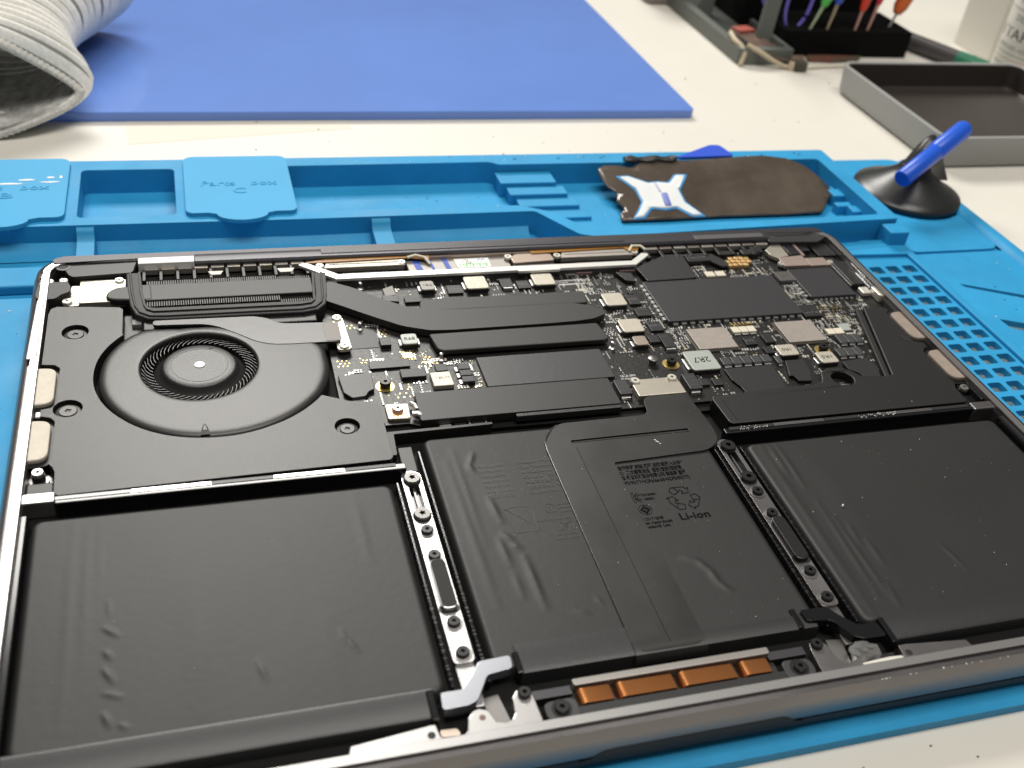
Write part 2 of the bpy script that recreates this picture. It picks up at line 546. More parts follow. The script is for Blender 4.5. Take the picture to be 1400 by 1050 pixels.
for sx in (-1, 1):
    a, b = sorted((sx * 147, sx * 139))
    MB().box(a, b, 92.0, 95.6, -6.95, -1.2).build('rib_end', ALUL if sx < 0 else ALU, LAP, bevel=0.5)  # left end paler than the right, reflected light put into the tone
    a, b = sorted((sx * 146.7, sx * 145.0))
    MB().box(a, b, 14, 88, -6.95, -1.6).build('bay_side_wall', BLKG, LAP, bevel=0.3)
    for q in (-1, 1):
        xx = sx * 48.2 + q * 4.2
        MB().box(xx - .35, xx + .35, 20, 100 if q * sx < 0 else 88, -6.95, -3.4).build('bay_divider', BLKG, LAP, bevel=0.15)
        g = MB()
        for k in range(46):
            y = 22 + k * 1.42 + random.uniform(-.7, .7)
            g.box(xx - .4, xx + random.uniform(.36, .42), y, y + random.uniform(.1, .5), -6.9, -3.4 + random.uniform(0, .06))
        g.build('adhesive_edge', BLK, LAP, kind='stuff')


# ------- battery cells: pillow-shaped pouches with creases
def cell(x0, x1, y0, y1, ztop, creases, name='battery_cell', hold=5.0, label=None, bow=0.25, steps=()):
    nx, ny = int((x1 - x0) / 0.5), int((y1 - y0) / 0.5)
    vs, fs = [], []
    R = 3.2
    for j in range(ny + 1):
        for i in range(nx + 1):
            x, y = x0 + (x1 - x0) * i / nx, y0 + (y1 - y0) * j / ny
            # rounded corner remap
            dx = min(x - x0, x1 - x)
            dy = min(y - y0, y1 - y)
            d = min(dx, dy)
            if dx < R and dy < R:
                d = R - math.hypot(R - dx, R - dy)
            z = ztop
            if d < 1.7:
                t = max(0, d) / 1.7
                z -= 2.4 * (1 - math.sqrt(max(0, 1 - (1 - t) ** 2)))
                if d <= 0:
                    z = ztop - 3.9
            u, w = (x - x0) / (x1 - x0), (y - y0) / (y1 - y0)
            z += bow * math.sin(math.pi * u) * math.sin(math.pi * w)
            z += 0.03 * math.sin(x * .21 + 1.3 * math.sin(y * .09)) * math.sin(math.pi * u)
            for (ax, ay, bx, by, h, wd) in creases:
                L2 = (bx - ax) ** 2 + (by - ay) ** 2
                t = max(0, min(1, ((x - ax) * (bx - ax) + (y - ay) * (by - ay)) / L2))
                dd = (x - ax - t * (bx - ax)) ** 2 + (y - ay - t * (by - ay)) ** 2
                if dd < 16 * wd * wd:
                    z += .75 * h * math.exp(-dd / (wd * wd)) * (0.25 + 0.75 * math.sin(math.pi * min(max(t, .08), .92)))
            vs.append((x, y, z))
    for j in range(ny):
        for i in range(nx):
            a = j * (nx + 1) + i
            fs.append((a, a + 1, a + nx + 2, a + nx + 1))
    b = MB().add(vs, fs)
    # skirt down to the floor
    edge = [(i, 0) for i in range(nx)] + [(nx, j) for j in range(ny)] + [(i, ny) for i in range(nx, 0, -1)] + [(0, j) for j in range(ny, 0, -1)]
    top = [vs[j * (nx + 1) + i] for i, j in edge]
    b.rings([[(p[0], p[1], -6.9) for p in top], top])
    return b.build(name, BATT, LAP, smooth=True, ang=60, label=label)


cl = []
px_, py_ = -124.5, 61.0
for (ax, ay, bx, by, h) in ((-125.5, 58, -125.3, 53, .12), (-126.4, 50.0, -123.4, 47.2, .42), (-126, 43.2, -124.6, 41.0, .4), (-126.2, 38.5, -124, 34.6, .42), (-125.8, 32, -122.4, 30.4, .4), (-125.9, 26.8, -124.4, 23.4, .42), (-122.6, 23.6, -121.2, 22.4, .35)):
    cl.append((ax, ay, bx, by, h, .5))
cl += [(-134.5, 84, -134, 24, .07, 1.1), (-131, 84, -130.5, 40, .06, 1.0), (-128, 84, -127.6, 60, .04, .8)]
cl += [(-96, 84, -94, 40, .08, 3.5), (-86, 84, -85, 50, .07, 3.0), (-93.8, 34.5, -92.2, 29.0, .28, .7), (-74.5, 40, -74.2, 36, .18, .6), (-73.6, 37.5, -71.8, 33.2, .25, .6), (-65, 84, -64.4, 60, .12, 1.2), (-107, 60, -106, 24, .10, 3), (-78, 50, -77, 22, .10, 3)]
CL = cell(-144.6, -53.6, 18.4, 88.0, -3.1, cl, label='large flat black battery pouch below the fan')
cr = [(58.5, 86.5, 57.6, 22, .22, 1.2), (61.2, 86.5, 61.0, 74, .30, 1.0), (63.6, 87, 63.3, 68, .28, .8), (64.0, 62, 62.2, 26, .2, .8), (65.5, 55, 65.2, 26, .22, .7), (68.3, 52, 67.4, 44, .2, .9), (70.3, 45.5, 70.0, 36, .22, .8), (90.8, 40.5, 92.5, 30.6, .22, .55), (67, 30, 66, 22, .2, .8), (72, 86, 72, 30, .12, 4)]
CR = cell(53.4, 144.6, 18.4, 89.2, -3.1, cr, label='large flat black battery pouch below the right speaker')
cc = [(-37.2, 94, -36.6, 40, .18, 1.2), (-34.6, 99, -34.4, 60, .14, 1.0), (-31.2, 91.4, -29.0, 96.4, .36, .75), (-31.6, 91.6, -30.6, 88.4, .34, .8), (-29.2, 77.5, -28.2, 68.4, .34, .9), (-28.9, 64, -26.8, 60.6, .3, .8), (-27.4, 59.6, -25.8, 58.2, .32, .8), (-30.4, 62, -29.9, 53, .3, .9), (-25.6, 55, -25.1, 38, .40, 1.0), (-29.8, 50, -29.6, 42, .2, .9), (-18, 35.5, -15, 34.2, .22, .6), (-11.6, 38.5, -10.8, 36.8, .2, .6), (15.5, 47.5, 19.0, 46.4, .34, .8), (19.0, 46.4, 21.2, 42.5, .42, .9), (21.2, 42.5, 21.8, 38.0, .45, .9), (21.8, 38.0, 23.6, 35.2, .38, .9)]
CC = cell(-42.6, 42.6, 21.6, 105.2, -3.1, cc, label='black battery pouch in the middle printed with a recycling mark')

# printing on the middle cell (mirrored reading direction as in the photo: reads upright for the viewer)
TZB = -2.93


def battprint(body, size, x, y, w, ink=INK, z=TZB):
    return text_obj('lettering', body, size, x, y, z, ink, CC, width=w, bold=0.035 if size < 3 else 0.05)


# bow lifts the centre: text sits just above the pouch surface
def bz(x, y):
    return -3.1 + 0.25 * math.sin(math.pi * (x + 42.6) / 85.2) * math.sin(math.pi * (y - 21.6) / 83.6) + 0.10


battprint('Li-ion', 3.6, 20.9, 61.0, 8.9, z=bz(25, 61))
battprint('勿自行拆解,刺破,擠壓,加熱或投入火中*', 1.9, 9.4, 83.0, 21.6, z=bz(20, 83))
battprint('(AC)  二次鋰電池組  型號/型號/型號等.', 1.9, 9.3, 80.9, 20.8, z=bz(20, 81))
battprint('新普 新普科技股份有限公司 製造商 臺灣', 1.9, 9.3, 78.8, 21.0, z=bz(20, 79))
battprint('(CP5/95/77+ICP6/66/65+ICP5/95/77)', 1.9, 9.1, 76.7, 21.4, z=bz(20, 77))
battprint('YU10449-', 1.3, 13.3, 71.6, 4.8, z=bz(15, 71))
battprint('18001', 1.3, 13.5, 69.9, 3.0, z=bz(15, 70))
battprint('TIS 2217-2548', 1.4, 9.2, 62.3, 7.2, z=bz(14, 62))
battprint('Indian Apple South', 1.4, 9.0, 60.8, 9.3, z=bz(14, 61))
battprint('(Thailand) Ltd.', 1.4, 8.9, 59.3, 8.4, z=bz(14, 60))
# certification letters KC outline and diamond in a ring
kc = MB()


def stroke(mb, pts, w, z, closed=False):
    pts = [Vector(p) for p in pts]
    n = len(pts)
    for i in range(n if closed else n - 1):
        a, b = pts[i], pts[(i + 1) % n]
        d = (b - a)
        if d.length < 1e-6:
            continue
        d.normalize()
        nn = Vector((-d.y, d.x)) * w / 2
        e = d * w * .3
        mb.add([(a.x - e.x + nn.x, a.y - e.y + nn.y, z), (a.x - e.x - nn.x, a.y - e.y - nn.y, z), (b.x + e.x - nn.x, b.y + e.y - nn.y, z), (b.x + e.x + nn.x, b.y + e.y + nn.y, z)], [(0, 1, 2, 3)])


zz = bz(12, 70)
stroke(kc, [(10.6, 73.2), (10.6, 69.4), (11.2, 69.4), (11.2, 71.1), (12.3, 69.4), (13.0, 69.4)], .14, zz)
stroke(kc, [(10.6, 73.2), (11.2, 73.2), (11.2, 71.6), (12.3, 73.2)], .14, zz)
stroke(kc, [(12.6 + 1.1 * math.cos(a), 71.3 + 1.2 * math.sin(a)) for a in [math.radians(d) for d in range(60, 301, 20)]], .14, zz)
stroke(kc, [(12.6 + .6 * math.cos(a), 71.3 + .7 * math.sin(a)) for a in [math.radians(d) for d in range(60, 301, 20)]], .14, zz)
stroke(kc, circle(12.5, 66.3, 1.9, 28), .16, zz, True)
stroke(kc, [(12.5, 67.6), (13.8, 66.3), (12.5, 65.0), (11.2, 66.3)], .45, zz, True)
stroke(kc, circle(12.5, 66.3, .5, 12), .2, zz, True)
kc.build('certification_mark', INK, CC)
# chasing arrows
rec = MB()
cx_, cy_ = 25.1, 69.1
zz = bz(25, 69)
for k in range(3):
    a0 = math.radians(-120 * k)
    ca_, sa_ = math.cos(a0), math.sin(a0)

    def P(u, w):
        return (cx_ + u * ca_ - w * sa_, cy_ + u * sa_ + w * ca_)
    # one folded arrow of the loop: left leg, fold, top bar with its head
    for line in ([(-2.0, 1.7), (-3.1, 3.0), (-2.2, 4.5), (1.6, 4.5), (2.3, 3.6), (3.0, 4.0), (2.4, 1.9), (0.3, 1.9), (0.9, 2.5), (0.2, 3.4)], [(-2.0, 1.7), (-0.4, 2.7), (-1.3, 4.4)], [(-0.4, 2.7), (0.2, 3.4)]):
        stroke(rec, [P(u, w) for u, w in line], .2, zz)
rec.build('recycling_mark', INK, CC)
# faint print at the left of the cable
for i, (t1, t2) in enumerate((('Rechargeable', 'Battery Model'), ('Lithium-ion', 'Cell Technology'), ('Designed by', 'in California As'), ('Assembled in', 'China  電池'), ('Rated 11.4V', '充電式鋰離子電池'), ('4781 mAh', '型號 54.5 Wh'), ('製造 廠商', 'Dispose Warning'))):
    y = 90.0 - i * 2.1
    text_obj('lettering', t1, 1.7, -29.2, y, bz(-25, y) + .02, INKL, CC, width=7.6)
    text_obj('lettering', t2, 1.7, -17.4, y, bz(-12, y) + .02, INKL if i else INKG, CC, width=11.5)
fb = MB()
zz = bz(-20, 67)
stroke(fb, [(-26.5, 72.0), (-25.2, 63.6), (-19.4, 63.6), (-18.6, 72.0)], .16, zz)
stroke(fb, [(-26.3, 72.3), (-24, 73.2), (-20.6, 73.2), (-18.6, 72.0)], .16, zz)
stroke(fb, [(-17.6, 73.6), (-26.2, 62.2)], .16, zz)
stroke(fb, [(-26.4, 73.4), (-16.6, 62.2)], .16, zz)
stroke(fb, circle(-13.6, 71.1, 1.7, 24), .18, zz, True)
stroke(fb, [(-14.2, 71.6), (-13.3, 72.2), (-13.0, 71.4), (-13.7, 70.6), (-13.2, 69.9)], .3, zz)
stroke(fb, rrect(-12.9, -9.4, 62.3, 65.4, .5, 3), .18, zz, True)
stroke(fb, circle(-11.1, 64.4, .5, 10), .2, zz, True)
stroke(fb, circle(-11.1, 63.1, .6, 10), .2, zz, True)
fb.build('disposal_marks', INKG, CC)
for t, x, y, w in (('UL US', -11.4, 72.1, 3.2), ('Listed', -11.4, 70.7, 3.2), ('Apple', -11.4, 69.3, 3.2), ('CAUTION Battery Pack', -18.6, 66.6, 9.6), ('A-1708-8051', -15.0, 60.9, 6.0), ('www.tis.go.th', -15.6, 59.4, 7.0)):
    text_obj('lettering', t, 1.3, x, y, bz(-12, y) + .02, INKG, CC, width=w)

# terminal strips along the front of the cells
fr = [(20.3, -6.8), (20.3, -3.0), (19.9, -2.85), (19.4, -2.85), (13.6, -3.25), (12.9, -3.6), (12.6, -4.4), (12.5, -6.8)]
MB().rings([[(x, y, z) for y, z in fr] for x in (-145, -57.3)], True, True, True).build('terminal_strip', TAPE, LAP, smooth=True, ang=30, fixn=True)
MB().rings([[(x, y, z) for y, z in fr] for x in (58.4, 145)], True, True, True).build('terminal_strip', TAPE, LAP, smooth=True, ang=30, fixn=True)
fr2 = [(28.2, -3.2), (28.2, -2.60), (21.5, -2.65), (20.2, -3.0), (19.6, -6.8), (21, -6.8)]
MB().rings([[(x, y, z) for y, z in fr2] for x in (-36.2, -8.0)], True, True, True).build('terminal_strip', TAPE, LAP, smooth=True, ang=30, fixn=True)
fr3 = [(24.0, -3.2), (24.0, -2.75), (21.5, -2.8), (20.2, -3.2), (19.4, -6.8), (21, -6.8)]
MB().rings([[(x, y, z) for y, z in fr3] for x in (10.3, 41)], True, True, True).build('terminal_strip', BLK, LAP, smooth=True, ang=30, fixn=True)

# ------- battery flex cable
fx = rounded([(30.2, 114.3), (45.6, 114.8), (45.8, 109.5), (46.9, 98), (46.2, 91.0), (41.4, 87.2), (10.6, 86.0), (10.3, 84.5), (10.4, 20.4), (-8.0, 20.4), (-7.4, 97.0), (-1.2, 105.2), (27.5, 105.6), (29.2, 107.2)], 3.2, 5)
slot = rounded([(0.8, 95.9), (38.6, 96.0), (38.8, 97.6), (0.8, 97.2)], .6, 3)


def fz(x, y):
    return -2.42


FX = MB().prism(fx, -3.05, -2.42, [slot])
FXO = FX.build('battery_flex_cable', FILM, LAP, bevel=0.22, seg=2, label='wide black film cable folded in an L over the middle battery')
EDG = mat('cable_edge_highlight', (.05, .05, .05), .2)
MB().prism(rounded([(1.4, 96.4), (38.4, 96.5), (38.4, 97.1), (1.4, 96.8)], .3, 2), -3.0, -2.72).build('slot_floor', HOLE, FXO)
MB().tube([(x, y, fz(x, y) - .12) for x, y in ((-7.9, 24), (-7.8, 40), (-7.7, 60), (-7.55, 80), (-7.4, 94), (-7.0, 97.8), (-5.6, 100.4), (-3.2, 103.3), (-1.2, 104.7))], .2, 8).build('edge_highlight', EDG, FXO, smooth=True)  # added tube that draws the highlight along the cable's left edge
MB().tube([(1.6, 94, fz(1.6, 94) + .02), (1.5, 70, fz(1.5, 70) + .02), (1.6, 45, fz(1.6, 45) + .02), (1.5, 22, fz(1.5, 22) + .02)], 0.16, 6).build('fold_line', FILM, FXO, smooth=True)
MB().rings([[(x, y, z) for y, z in ((24, -2.4), (21.5, -2.35), (19.9, -2.75), (19.2, -3.8), (19.1, -6), (21, -6), (22, -3.2))] for x in (-8.2, 10.5)], True, True).build('cable_fold', FILM, FXO, smooth=True, ang=40, fixn=True)

# black frame corner between speaker and middle cell
MB().prism(rounded([(-52.4, 108.6), (-20, 109.0), (-20, 108.0), (-49.8, 107.4), (-50.4, 98.4), (-52.2, 98.4)], .5, 2), -6.8, -2.6).build('frame_corner', BLK, LAP, bevel=.25)
MB().prism([(-49.4, 93.6), (-45.4, 93.6), (-45.2, 104), (-49.2, 104)], -6.8, -5.0).build('frame_web', mat('web_grey', (.06, .06, .058), .45), LAP, bevel=.2)
# ------- screws: prototypes
def screw_mesh(r, h, lobes, mt, name, collar=0.0):
    b = MB()
    star = [((0.42 * r if k % 2 else 0.24 * r) * math.cos(math.pi * k / lobes), (0.42 * r if k % 2 else 0.24 * r) * math.sin(math.pi * k / lobes)) for k in range(2 * lobes)]
    n = 20
    b.rings([[(r * math.cos(2 * math.pi * i / n), r * math.sin(2 * math.pi * i / n), 0) for i in range(n)], [(r * math.cos(2 * math.pi * i / n), r * math.sin(2 * math.pi * i / n), h - .25) for i in range(n)], [((r - .2) * math.cos(2 * math.pi * i / n), (r - .2) * math.sin(2 * math.pi * i / n), h) for i in range(n)]], True, False)
    b.prism([((r - .2) * math.cos(2 * math.pi * i / n), (r - .2) * math.sin(2 * math.pi * i / n)) for i in range(n)], h - .45, h + .001, [star])
    o = b.build(name, mt, LAP, smooth=True, ang=35)
    bpy.data.objects.remove(o)
    return bpy.data.meshes[-1] if False else None


SCREWS = {}


def screw(x, y, ztop, r, mt, parent, h=1.2, lobes=5, label=None):
    key = (r, h, mt.name, lobes)
    if key not in SCREWS:
        b = MB()
        star = [((0.46 * r if k % 2 else 0.27 * r) * math.cos(math.pi * k / lobes), (0.46 * r if k % 2 else 0.27 * r) * math.sin(math.pi * k / lobes)) for k in range(2 * lobes)]
        n = 20
        cs = [(math.cos(2 * math.pi * i / n), math.sin(2 * math.pi * i / n)) for i in range(n)]
        b.rings([[(r * c, r * s, 0) for c, s in cs], [(r * c, r * s, h - .3) for c, s in cs], [((r - .22) * c, (r - .22) * s, h - .02) for c, s in cs]], True, False)
        b.prism([((r - .2) * c, (r - .2) * s) for c, s in cs], h - .6, h, [star])
        o = b.build('screw', mt, parent, smooth=True, ang=30)
        SCREWS[key] = o.data
        WLOC[o.name] = V((x, y, ztop - h))
        o.location = WLOC[o.name] - WLOC[parent.name]
        return o
    return place('screw', SCREWS[key], V((x, y, ztop - h)), parent)


# ------- screw rails between the cells
for sx in (-1, 1):
    c = sx * 48.2
    mt = ALUL if sx < 0 else ALU  # same metal both sides: lit left coloured pale, shaded right grey
    slot_h = rounded([(c - 1.5, 76.2), (c + 1.5, 76.2), (c + 1.5, 86.6), (c - 1.5, 86.6)], .8, 3)
    rail_o = rounded([(c - 2.6, 26.0), (c + 2.6, 26.0), (c + 2.7, 70), (c + 2.8, 91), (c, 92.6), (c - 2.8, 91), (c - 2.7, 70)], 1.4, 4)
    rail = MB().prism(rail_o, -6.9, -3.5, [slot_h]).build('screw_rail', mt, LAP, bevel=0.25, label='rail coloured pale as lit with a row of screws' if sx < 0 else 'rail coloured grey as shaded with a row of screws')
    MB().prism(rounded([(c - 1.6, 76), (c + 1.6, 76), (c + 1.6, 86.8), (c - 1.6, 86.8)], .8, 3), -6.6, -5.2).build('slot_spring', BLKG, rail)
    MB().box(c - .25, c + .25, 77, 86, -5.19, -4.3).build('spring_wire', ALU, rail)
    MB().prism(rounded([(c - 2.1, 14.5), (c + 2.1, 14.5), (c + 2.3, 26.4), (c - 2.3, 26.4)], .6, 2), -6.9, -4.4).build('lower_web', mt, rail, bevel=0.2)
    for i, (y, r) in enumerate(((88.5, 2.3), (74.4, 2.3), (68.5, 1.65), (59.5, 1.65), (37.6, 1.65), (28.5, 1.65))):
        if r < 2:
            MB().lathe(c, y, [(2.35, -3.52), (2.35, -3.38), (1.5, -3.3)], 20).build('countersink', mt, rail, smooth=True)
        screw(c, y, -2.35, r, SCRD if not (sx < 0 and i < 2) else mat('grey_screw', (0.16, 0.155, 0.15), 0.36, 0.7), rail, h=1.15 if r < 2 else 1.0)
        if r > 2:
            MB().cyl(c, y, 2.55, -3.55, -3.3, 24).build('washer', SCRD, rail, smooth=True)
    pad = rounded([(c - 2.0, 41.2), (c + 2.0, 41.2), (c + 2.0, 57.4), (c - 2.0, 57.4)], 1.95, 6)
    PO = MB().prism(pad, -3.5, -2.0).build('rail_bumper', ALUL if sx < 0 else SCRD, rail, bevel=0.25)
    MB().prism(rounded([(c - 1.75, 41.5), (c + 1.75, 41.5), (c + 1.75, 57.1), (c - 1.75, 57.1)], 1.7, 6), -2.0, -1.9).build('bumper_pad', mat('bumper_face', (0.014, 0.014, 0.0135), 0.6, spec=0.3) if sx < 0 else SCRD, PO)
    MB().prism(rounded([(c - 2.55, 40.8), (c + 2.55, 40.8), (c + 2.55, 43.5), (c - 2.55, 43.5)], 1.2, 4), -3.5, -3.42).build('bumper_seat', BLK, rail)

# bridging clips at the rail feet
for sx in (-1, 1):
    pts = [(55.9, 17.9), (56.3, 13.4), (50.2, 13.6), (48.0, 14.6), (44.4, 20.6), (38.2, 21.4), (37.9, 25.0), (45.6, 24.6), (47.6, 21.4), (50.8, 17.8)]
    mt = mat('clip_silver', (0.42, 0.43, 0.47), 0.3, 0.85) if sx < 0 else BLKG
    MB().prism(rounded([(sx * x, y) for x, y in pts], .9, 3), -4.6, -1.9).build('bridge_clip', mt, LAP, bevel=0.7, seg=3, label='silver zigzag bridge clip' if sx < 0 else 'glossy black zigzag bridge clip')
    a, b = sorted((sx * 37.2, sx * 35.6))
    MB().box(a, b, 20.2, 26.2, -6.9, -2.5).build('clip_block', BLKG, LAP, bevel=0.3)
    a, b = sorted((sx * 58.9, sx * 57.2))
    MB().box(a, b, 11.6, 19.5, -6.9, -2.4).build('clip_block', BLKG, LAP, bevel=0.3)

# front frame: lip with tabs, mirrored left and right
for sx in (-1, 1):
    mt = ALUL if sx < 0 else ALU  # reflection put into the metal's tone: pale left, grey right
    p = [(33.5, 4.6), (34.9, 6.6), (35.3, 13.6), (35.9, 15.6), (37.3, 16.5), (39.0, 15.9), (40.1, 14.4), (40.6, 10.4), (41.6, 9.0), (43.2, 8.4), (45.0, 8.9), (45.6, 10.4), (46.2, 12.2), (47.9, 13.0), (49.8, 12.6), (51.0, 11.2), (51.9, 8.0), (53.2, 6.9), (57.0, 6.9), (57.9, 7.8), (58.3, 10.8), (60.6, 10.9), (77, 9.2), (77.6, 7.4), (140, 6.8), (140, 4.6)]
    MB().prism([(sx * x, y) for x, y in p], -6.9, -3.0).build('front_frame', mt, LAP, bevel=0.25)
    screw(sx * 37.3, 14.7, -1.9, 1.55, SCRD, LAP, h=1.1)
    MB().cyl(sx * 48.0, 10.6, .75, -3.2, -2.96, 16).build('pin_hole', mat('pin_brown', (0.18, 0.10, 0.08), .5), LAP)
    MB().cyl(sx * 59.8, 8.4, .9, -3.2, -2.96, 16).build('pin_hole', HOLE, LAP)
    MB().prism([(sx * 41.2, 9.2), (sx * 45.2, 9.4), (sx * 46.4, 17), (sx * 42.4, 17.6)], -6.85, -5.6).build('slot_floor', mat('slot_metal', (.25, .24, .23), .35, .8), LAP)
    MB().prism(rounded([(sx * 53.0, 8.6), (sx * 57.4, 8.8), (sx * 57.4, 10.6), (sx * 53.6, 10.4)], .6, 3), -6.8, -5.0).build('bright_contact', mat('contact_bright', (.9, .74, .62), .25, .5) if sx < 0 else BLK, LAP)
fill = MB().box(-34, 34, 4.8, 7.2, -6.9, -3.0).build('front_ledge', ALU, LAP, bevel=0.2)
# clear silicone blob on the right pin
b = MB()
nn = 16
for r_, z_ in ():
    pass
rs = []
for k in range(6):
    t = k / 5
    rs.append([(49.0 + (3.9 * (1 - t * .75)) * math.cos(a) * (1 + .16 * math.sin(3 * a + k)), 10.6 + (3.0 * (1 - t * .7)) * math.sin(a) * (1 + .2 * math.cos(2 * a + k * 1.3)), -3.0 + 1.7 * math.sin(t * 1.5)) for a in [2 * math.pi * i / nn for i in range(nn)]])
rs = [[(p[0] + random.uniform(-.45, .45), p[1] + random.uniform(-.4, .4), p[2] + random.uniform(-.3, .5) * (q > 0)) for p in r] for q, r in enumerate(rs)]
b.rings(rs, True, True)
gl = bpy.data.materials.new('glue_blob')
gl.use_nodes = True
gb = gl.node_tree.nodes['Principled BSDF']
gb.inputs['Base Color'].default_value = (.92, .92, .90, 1)
gb.inputs['Roughness'].default_value = .18
gb.inputs['Transmission Weight'].default_value = .6
gb.inputs['IOR'].default_value = 1.4
nzz = gl.node_tree.nodes.new('ShaderNodeTexNoise')
nzz.inputs['Scale'].default_value = 700
bpz = gl.node_tree.nodes.new('ShaderNodeBump')
bpz.inputs['Distance'].default_value = .0008
gl.node_tree.links.new(nzz.outputs['Fac'], bpz.inputs['Height'])
gl.node_tree.links.new(bpz.outputs[0], gb.inputs['Normal'])
b.build('glue_blob', gl, LAP, label='clear crumpled glue blob over the frame pin')
MB().tube([(45.6, 6.7, -2.6), (49, 6.4, -2.4), (53, 6.6, -2.4), (56.6, 6.9, -2.5)], [.6, .95, .95, .6], 10).build('glue_bead', mat('glue_white', (.62, .60, .53), .4), LAP, smooth=True)

# trackpad contact bracket with copper springs
BR = MB().prism(rounded([(-26.3, 6.6), (26.0, 6.6), (26.0, 9.4), (-26.3, 9.4)], .3, 2), -6.8, -3.1).build('contact_bracket', BLK, LAP, bevel=0.2, label='black bracket holding four copper springs')
MB().box(-26.3, 25.5, 9.3, 14.6, -6.8, -5.2).build('bracket_floor', BLK, BR)
for sx in (-1, 1):
    MB().prism(rounded([(sx * 33.8, 7.0), (sx * 33.8, 11.8), (sx * 26.0, 12.2), (sx * 26.0, 6.7)], 1.9, 5), -6.8, -3.2).build('bracket_ear', mat('ear_black', (.03, .03, .03), .45), BR, bevel=0.2)
    MB().cyl(sx * 30, 9.6, 2.4, -3.25, -3.12, 24).build('washer', SCRD, BR)
    screw(sx * 30, 9.6, -2.3, 1.7, SCRD, BR, h=.95)
MB().prism(rounded([(-25.7, 14.4), (24.3, 14.3), (24.3, 16.2), (-25.7, 16.2)], .4, 2), -5.2, -2.3).build('bracket_bar', mat('bar_taupe', (.34, .32, .30), .38, .7), BR, bevel=0.25)
MB().box(-36, -25.8, 13.6, 16.0, -6.8, -4.2).build('bracket_arm', ALUD, BR, bevel=0.2)
MB().box(24.4, 34.5, 13.6, 16.0, -6.8, -4.2).build('bracket_arm', ALUD, BR, bevel=0.2)
for x0, x1 in ((-25.2, -17.2), (-15.8, -1.7), (-0.2, 13.9), (15.6, 23.0)):
    s = MB().rings([[(x, y, z) for y in (9.8, 13.8)] for x, z in ((x0 - .05, -4.9), (x0 + .1, -3.6), (x0 + .55, -3.05), (x0 + 1.2, -2.85), (x0 + 1.9, -2.95), (x1 - .5, -3.1), (x1, -3.3), (x1 + .05, -4.2))], closed=False)
    s.rings([[(x, y, -5.19) for y in (9.8, 13.8)] for x in (x0, x1)], closed=False)
    for y in (9.8, 13.8):
        zs_ = ((x0 - .05, -4.9), (x0 + .1, -3.6), (x0 + .55, -3.05), (x0 + 1.2, -2.85), (x0 + 1.9, -2.95), (x1 - .5, -3.1), (x1, -3.3), (x1 + .05, -5.19))
        k = len(s.v)
        s.v += [(x, y, z) for x, z in zs_]
        s.f.append(tuple(range(k, k + len(zs_))))
    s.build('copper_spring', COPP, BR, smooth=True, ang=40, fixn=True)

# ------- left speaker module
FC = (-101.8, 145.3)


def interp(tab, x):
    for (a, p), (b_, q) in zip(tab, tab[1:]):
        if x <= b_:
            t = (x - a) / (b_ - a)
            return p + (q - p) * t
    return tab[-1][1]


cutr = [(120, 28.6), (139, 28.9), (180, 29.8), (225, 31.3), (270, 33.8), (300, 36.0), (333, 39.0), (340, 39.8)]
arc = [(FC[0] + interp(cutr, d) * math.cos(math.radians(d)), FC[1] + interp(cutr, d) * math.sin(math.radians(d))) for d in range(139, 334, 4)]
spk = rounded([(-124.2, 165.0), (-124.2, 179.8), (-133, 181.2), (-145.6, 182.2), (-145.9, 151), (-143, 150.8)], 2.0, 4)
o_spk = [(-124.0, 164.6), (-124.0, 178.6), (-125, 179.8), (-133, 180.9), (-143.6, 182.0), (-145.3, 181.0), (-145.9, 178), (-146.0, 151.2), (-142.4, 150.6), (-140.9, 149), (-140.9, 131.6), (-142.2, 130.2), (-144.8, 129.6), (-144.8, 126.8), (-142, 125.8), (-140.8, 124), (-140.8, 108.6), (-141.4, 106.6), (-140.3, 105), (-139.6, 103), (-139.4, 95), (-138.4, 93.9), (-53, 95.2), (-52.1, 96.2), (-51.9, 119.4), (-53.0, 121.3), (-60.5, 122.6), (-63.4, 124.2)] + list(reversed(arc))
holes = [circle(-137.6, 167.3, 3.9, 28), circle(-137.8, 129.4, 3.9, 28), circle(-62.6, 111.2, 3.6, 28)]
SPL = MB().prism(o_spk, -6.9, -1.2, holes).build('speaker', SPK, LAP, bevel=0.35, label='grey black speaker module wrapped round the fan')
for x, y, r in ((-137.6, 166.9, 2.9), (-137.8, 129.1, 2.9), (-62.6, 110.8, 2.6)):
    MB().cyl(x, y, 4.4, -6.8, -4.0, 24).build('screw_well', HOLE, SPL)
    MB().lathe(x, y, [(r + .55, -4.0), (r + .55, -2.3), (r, -2.1)], 24).build('collar', BLK, SPL, smooth=True, ang=30)
    screw(x, y, -1.8, r - .4, SCRD, SPL, h=.9)
for y0, y1 in ((131.8, 149.4), (108.0, 125.0)):
    P_ = rounded([(-148.6, y0), (-141.8, y0 + .4), (-141.7, y1 - .6), (-148.9, y1)], 3.0, 6)
    MB().prism(rounded([(-149.8, y0 - 1.2), (-140.9, y0 - 1.0), (-140.9, y1 + 1.2), (-149.9, y1 + 1.2)], 3.4, 6), -3.2, -2.6).build('pad_seat', BLK, SPL)
    MB().prism(P_, -2.6, -1.0).build('speaker_pad', RUBB, SPL, bevel=0.4, label='beige foam pad')
MB().box(-146.4, -142.2, 126.9, 129.5, -4, -1.6).build('side_peg', ALU, SPL, bevel=0.4)

# fan
fanr = [(0, 38.2), (8, 38.4), (14, 37.0), (22, 35.4), (30, 30.5), (40, 27.0), (60, 22.6), (75, 21.7), (90, 21.2), (105, 21.7), (118, 24.0), (128, 26.6), (139, 27.4), (180, 28.4), (225, 30.8), (270, 33.7), (300, 35.8), (333, 38.3), (350, 38.5), (360, 38.2)]
NF = 120


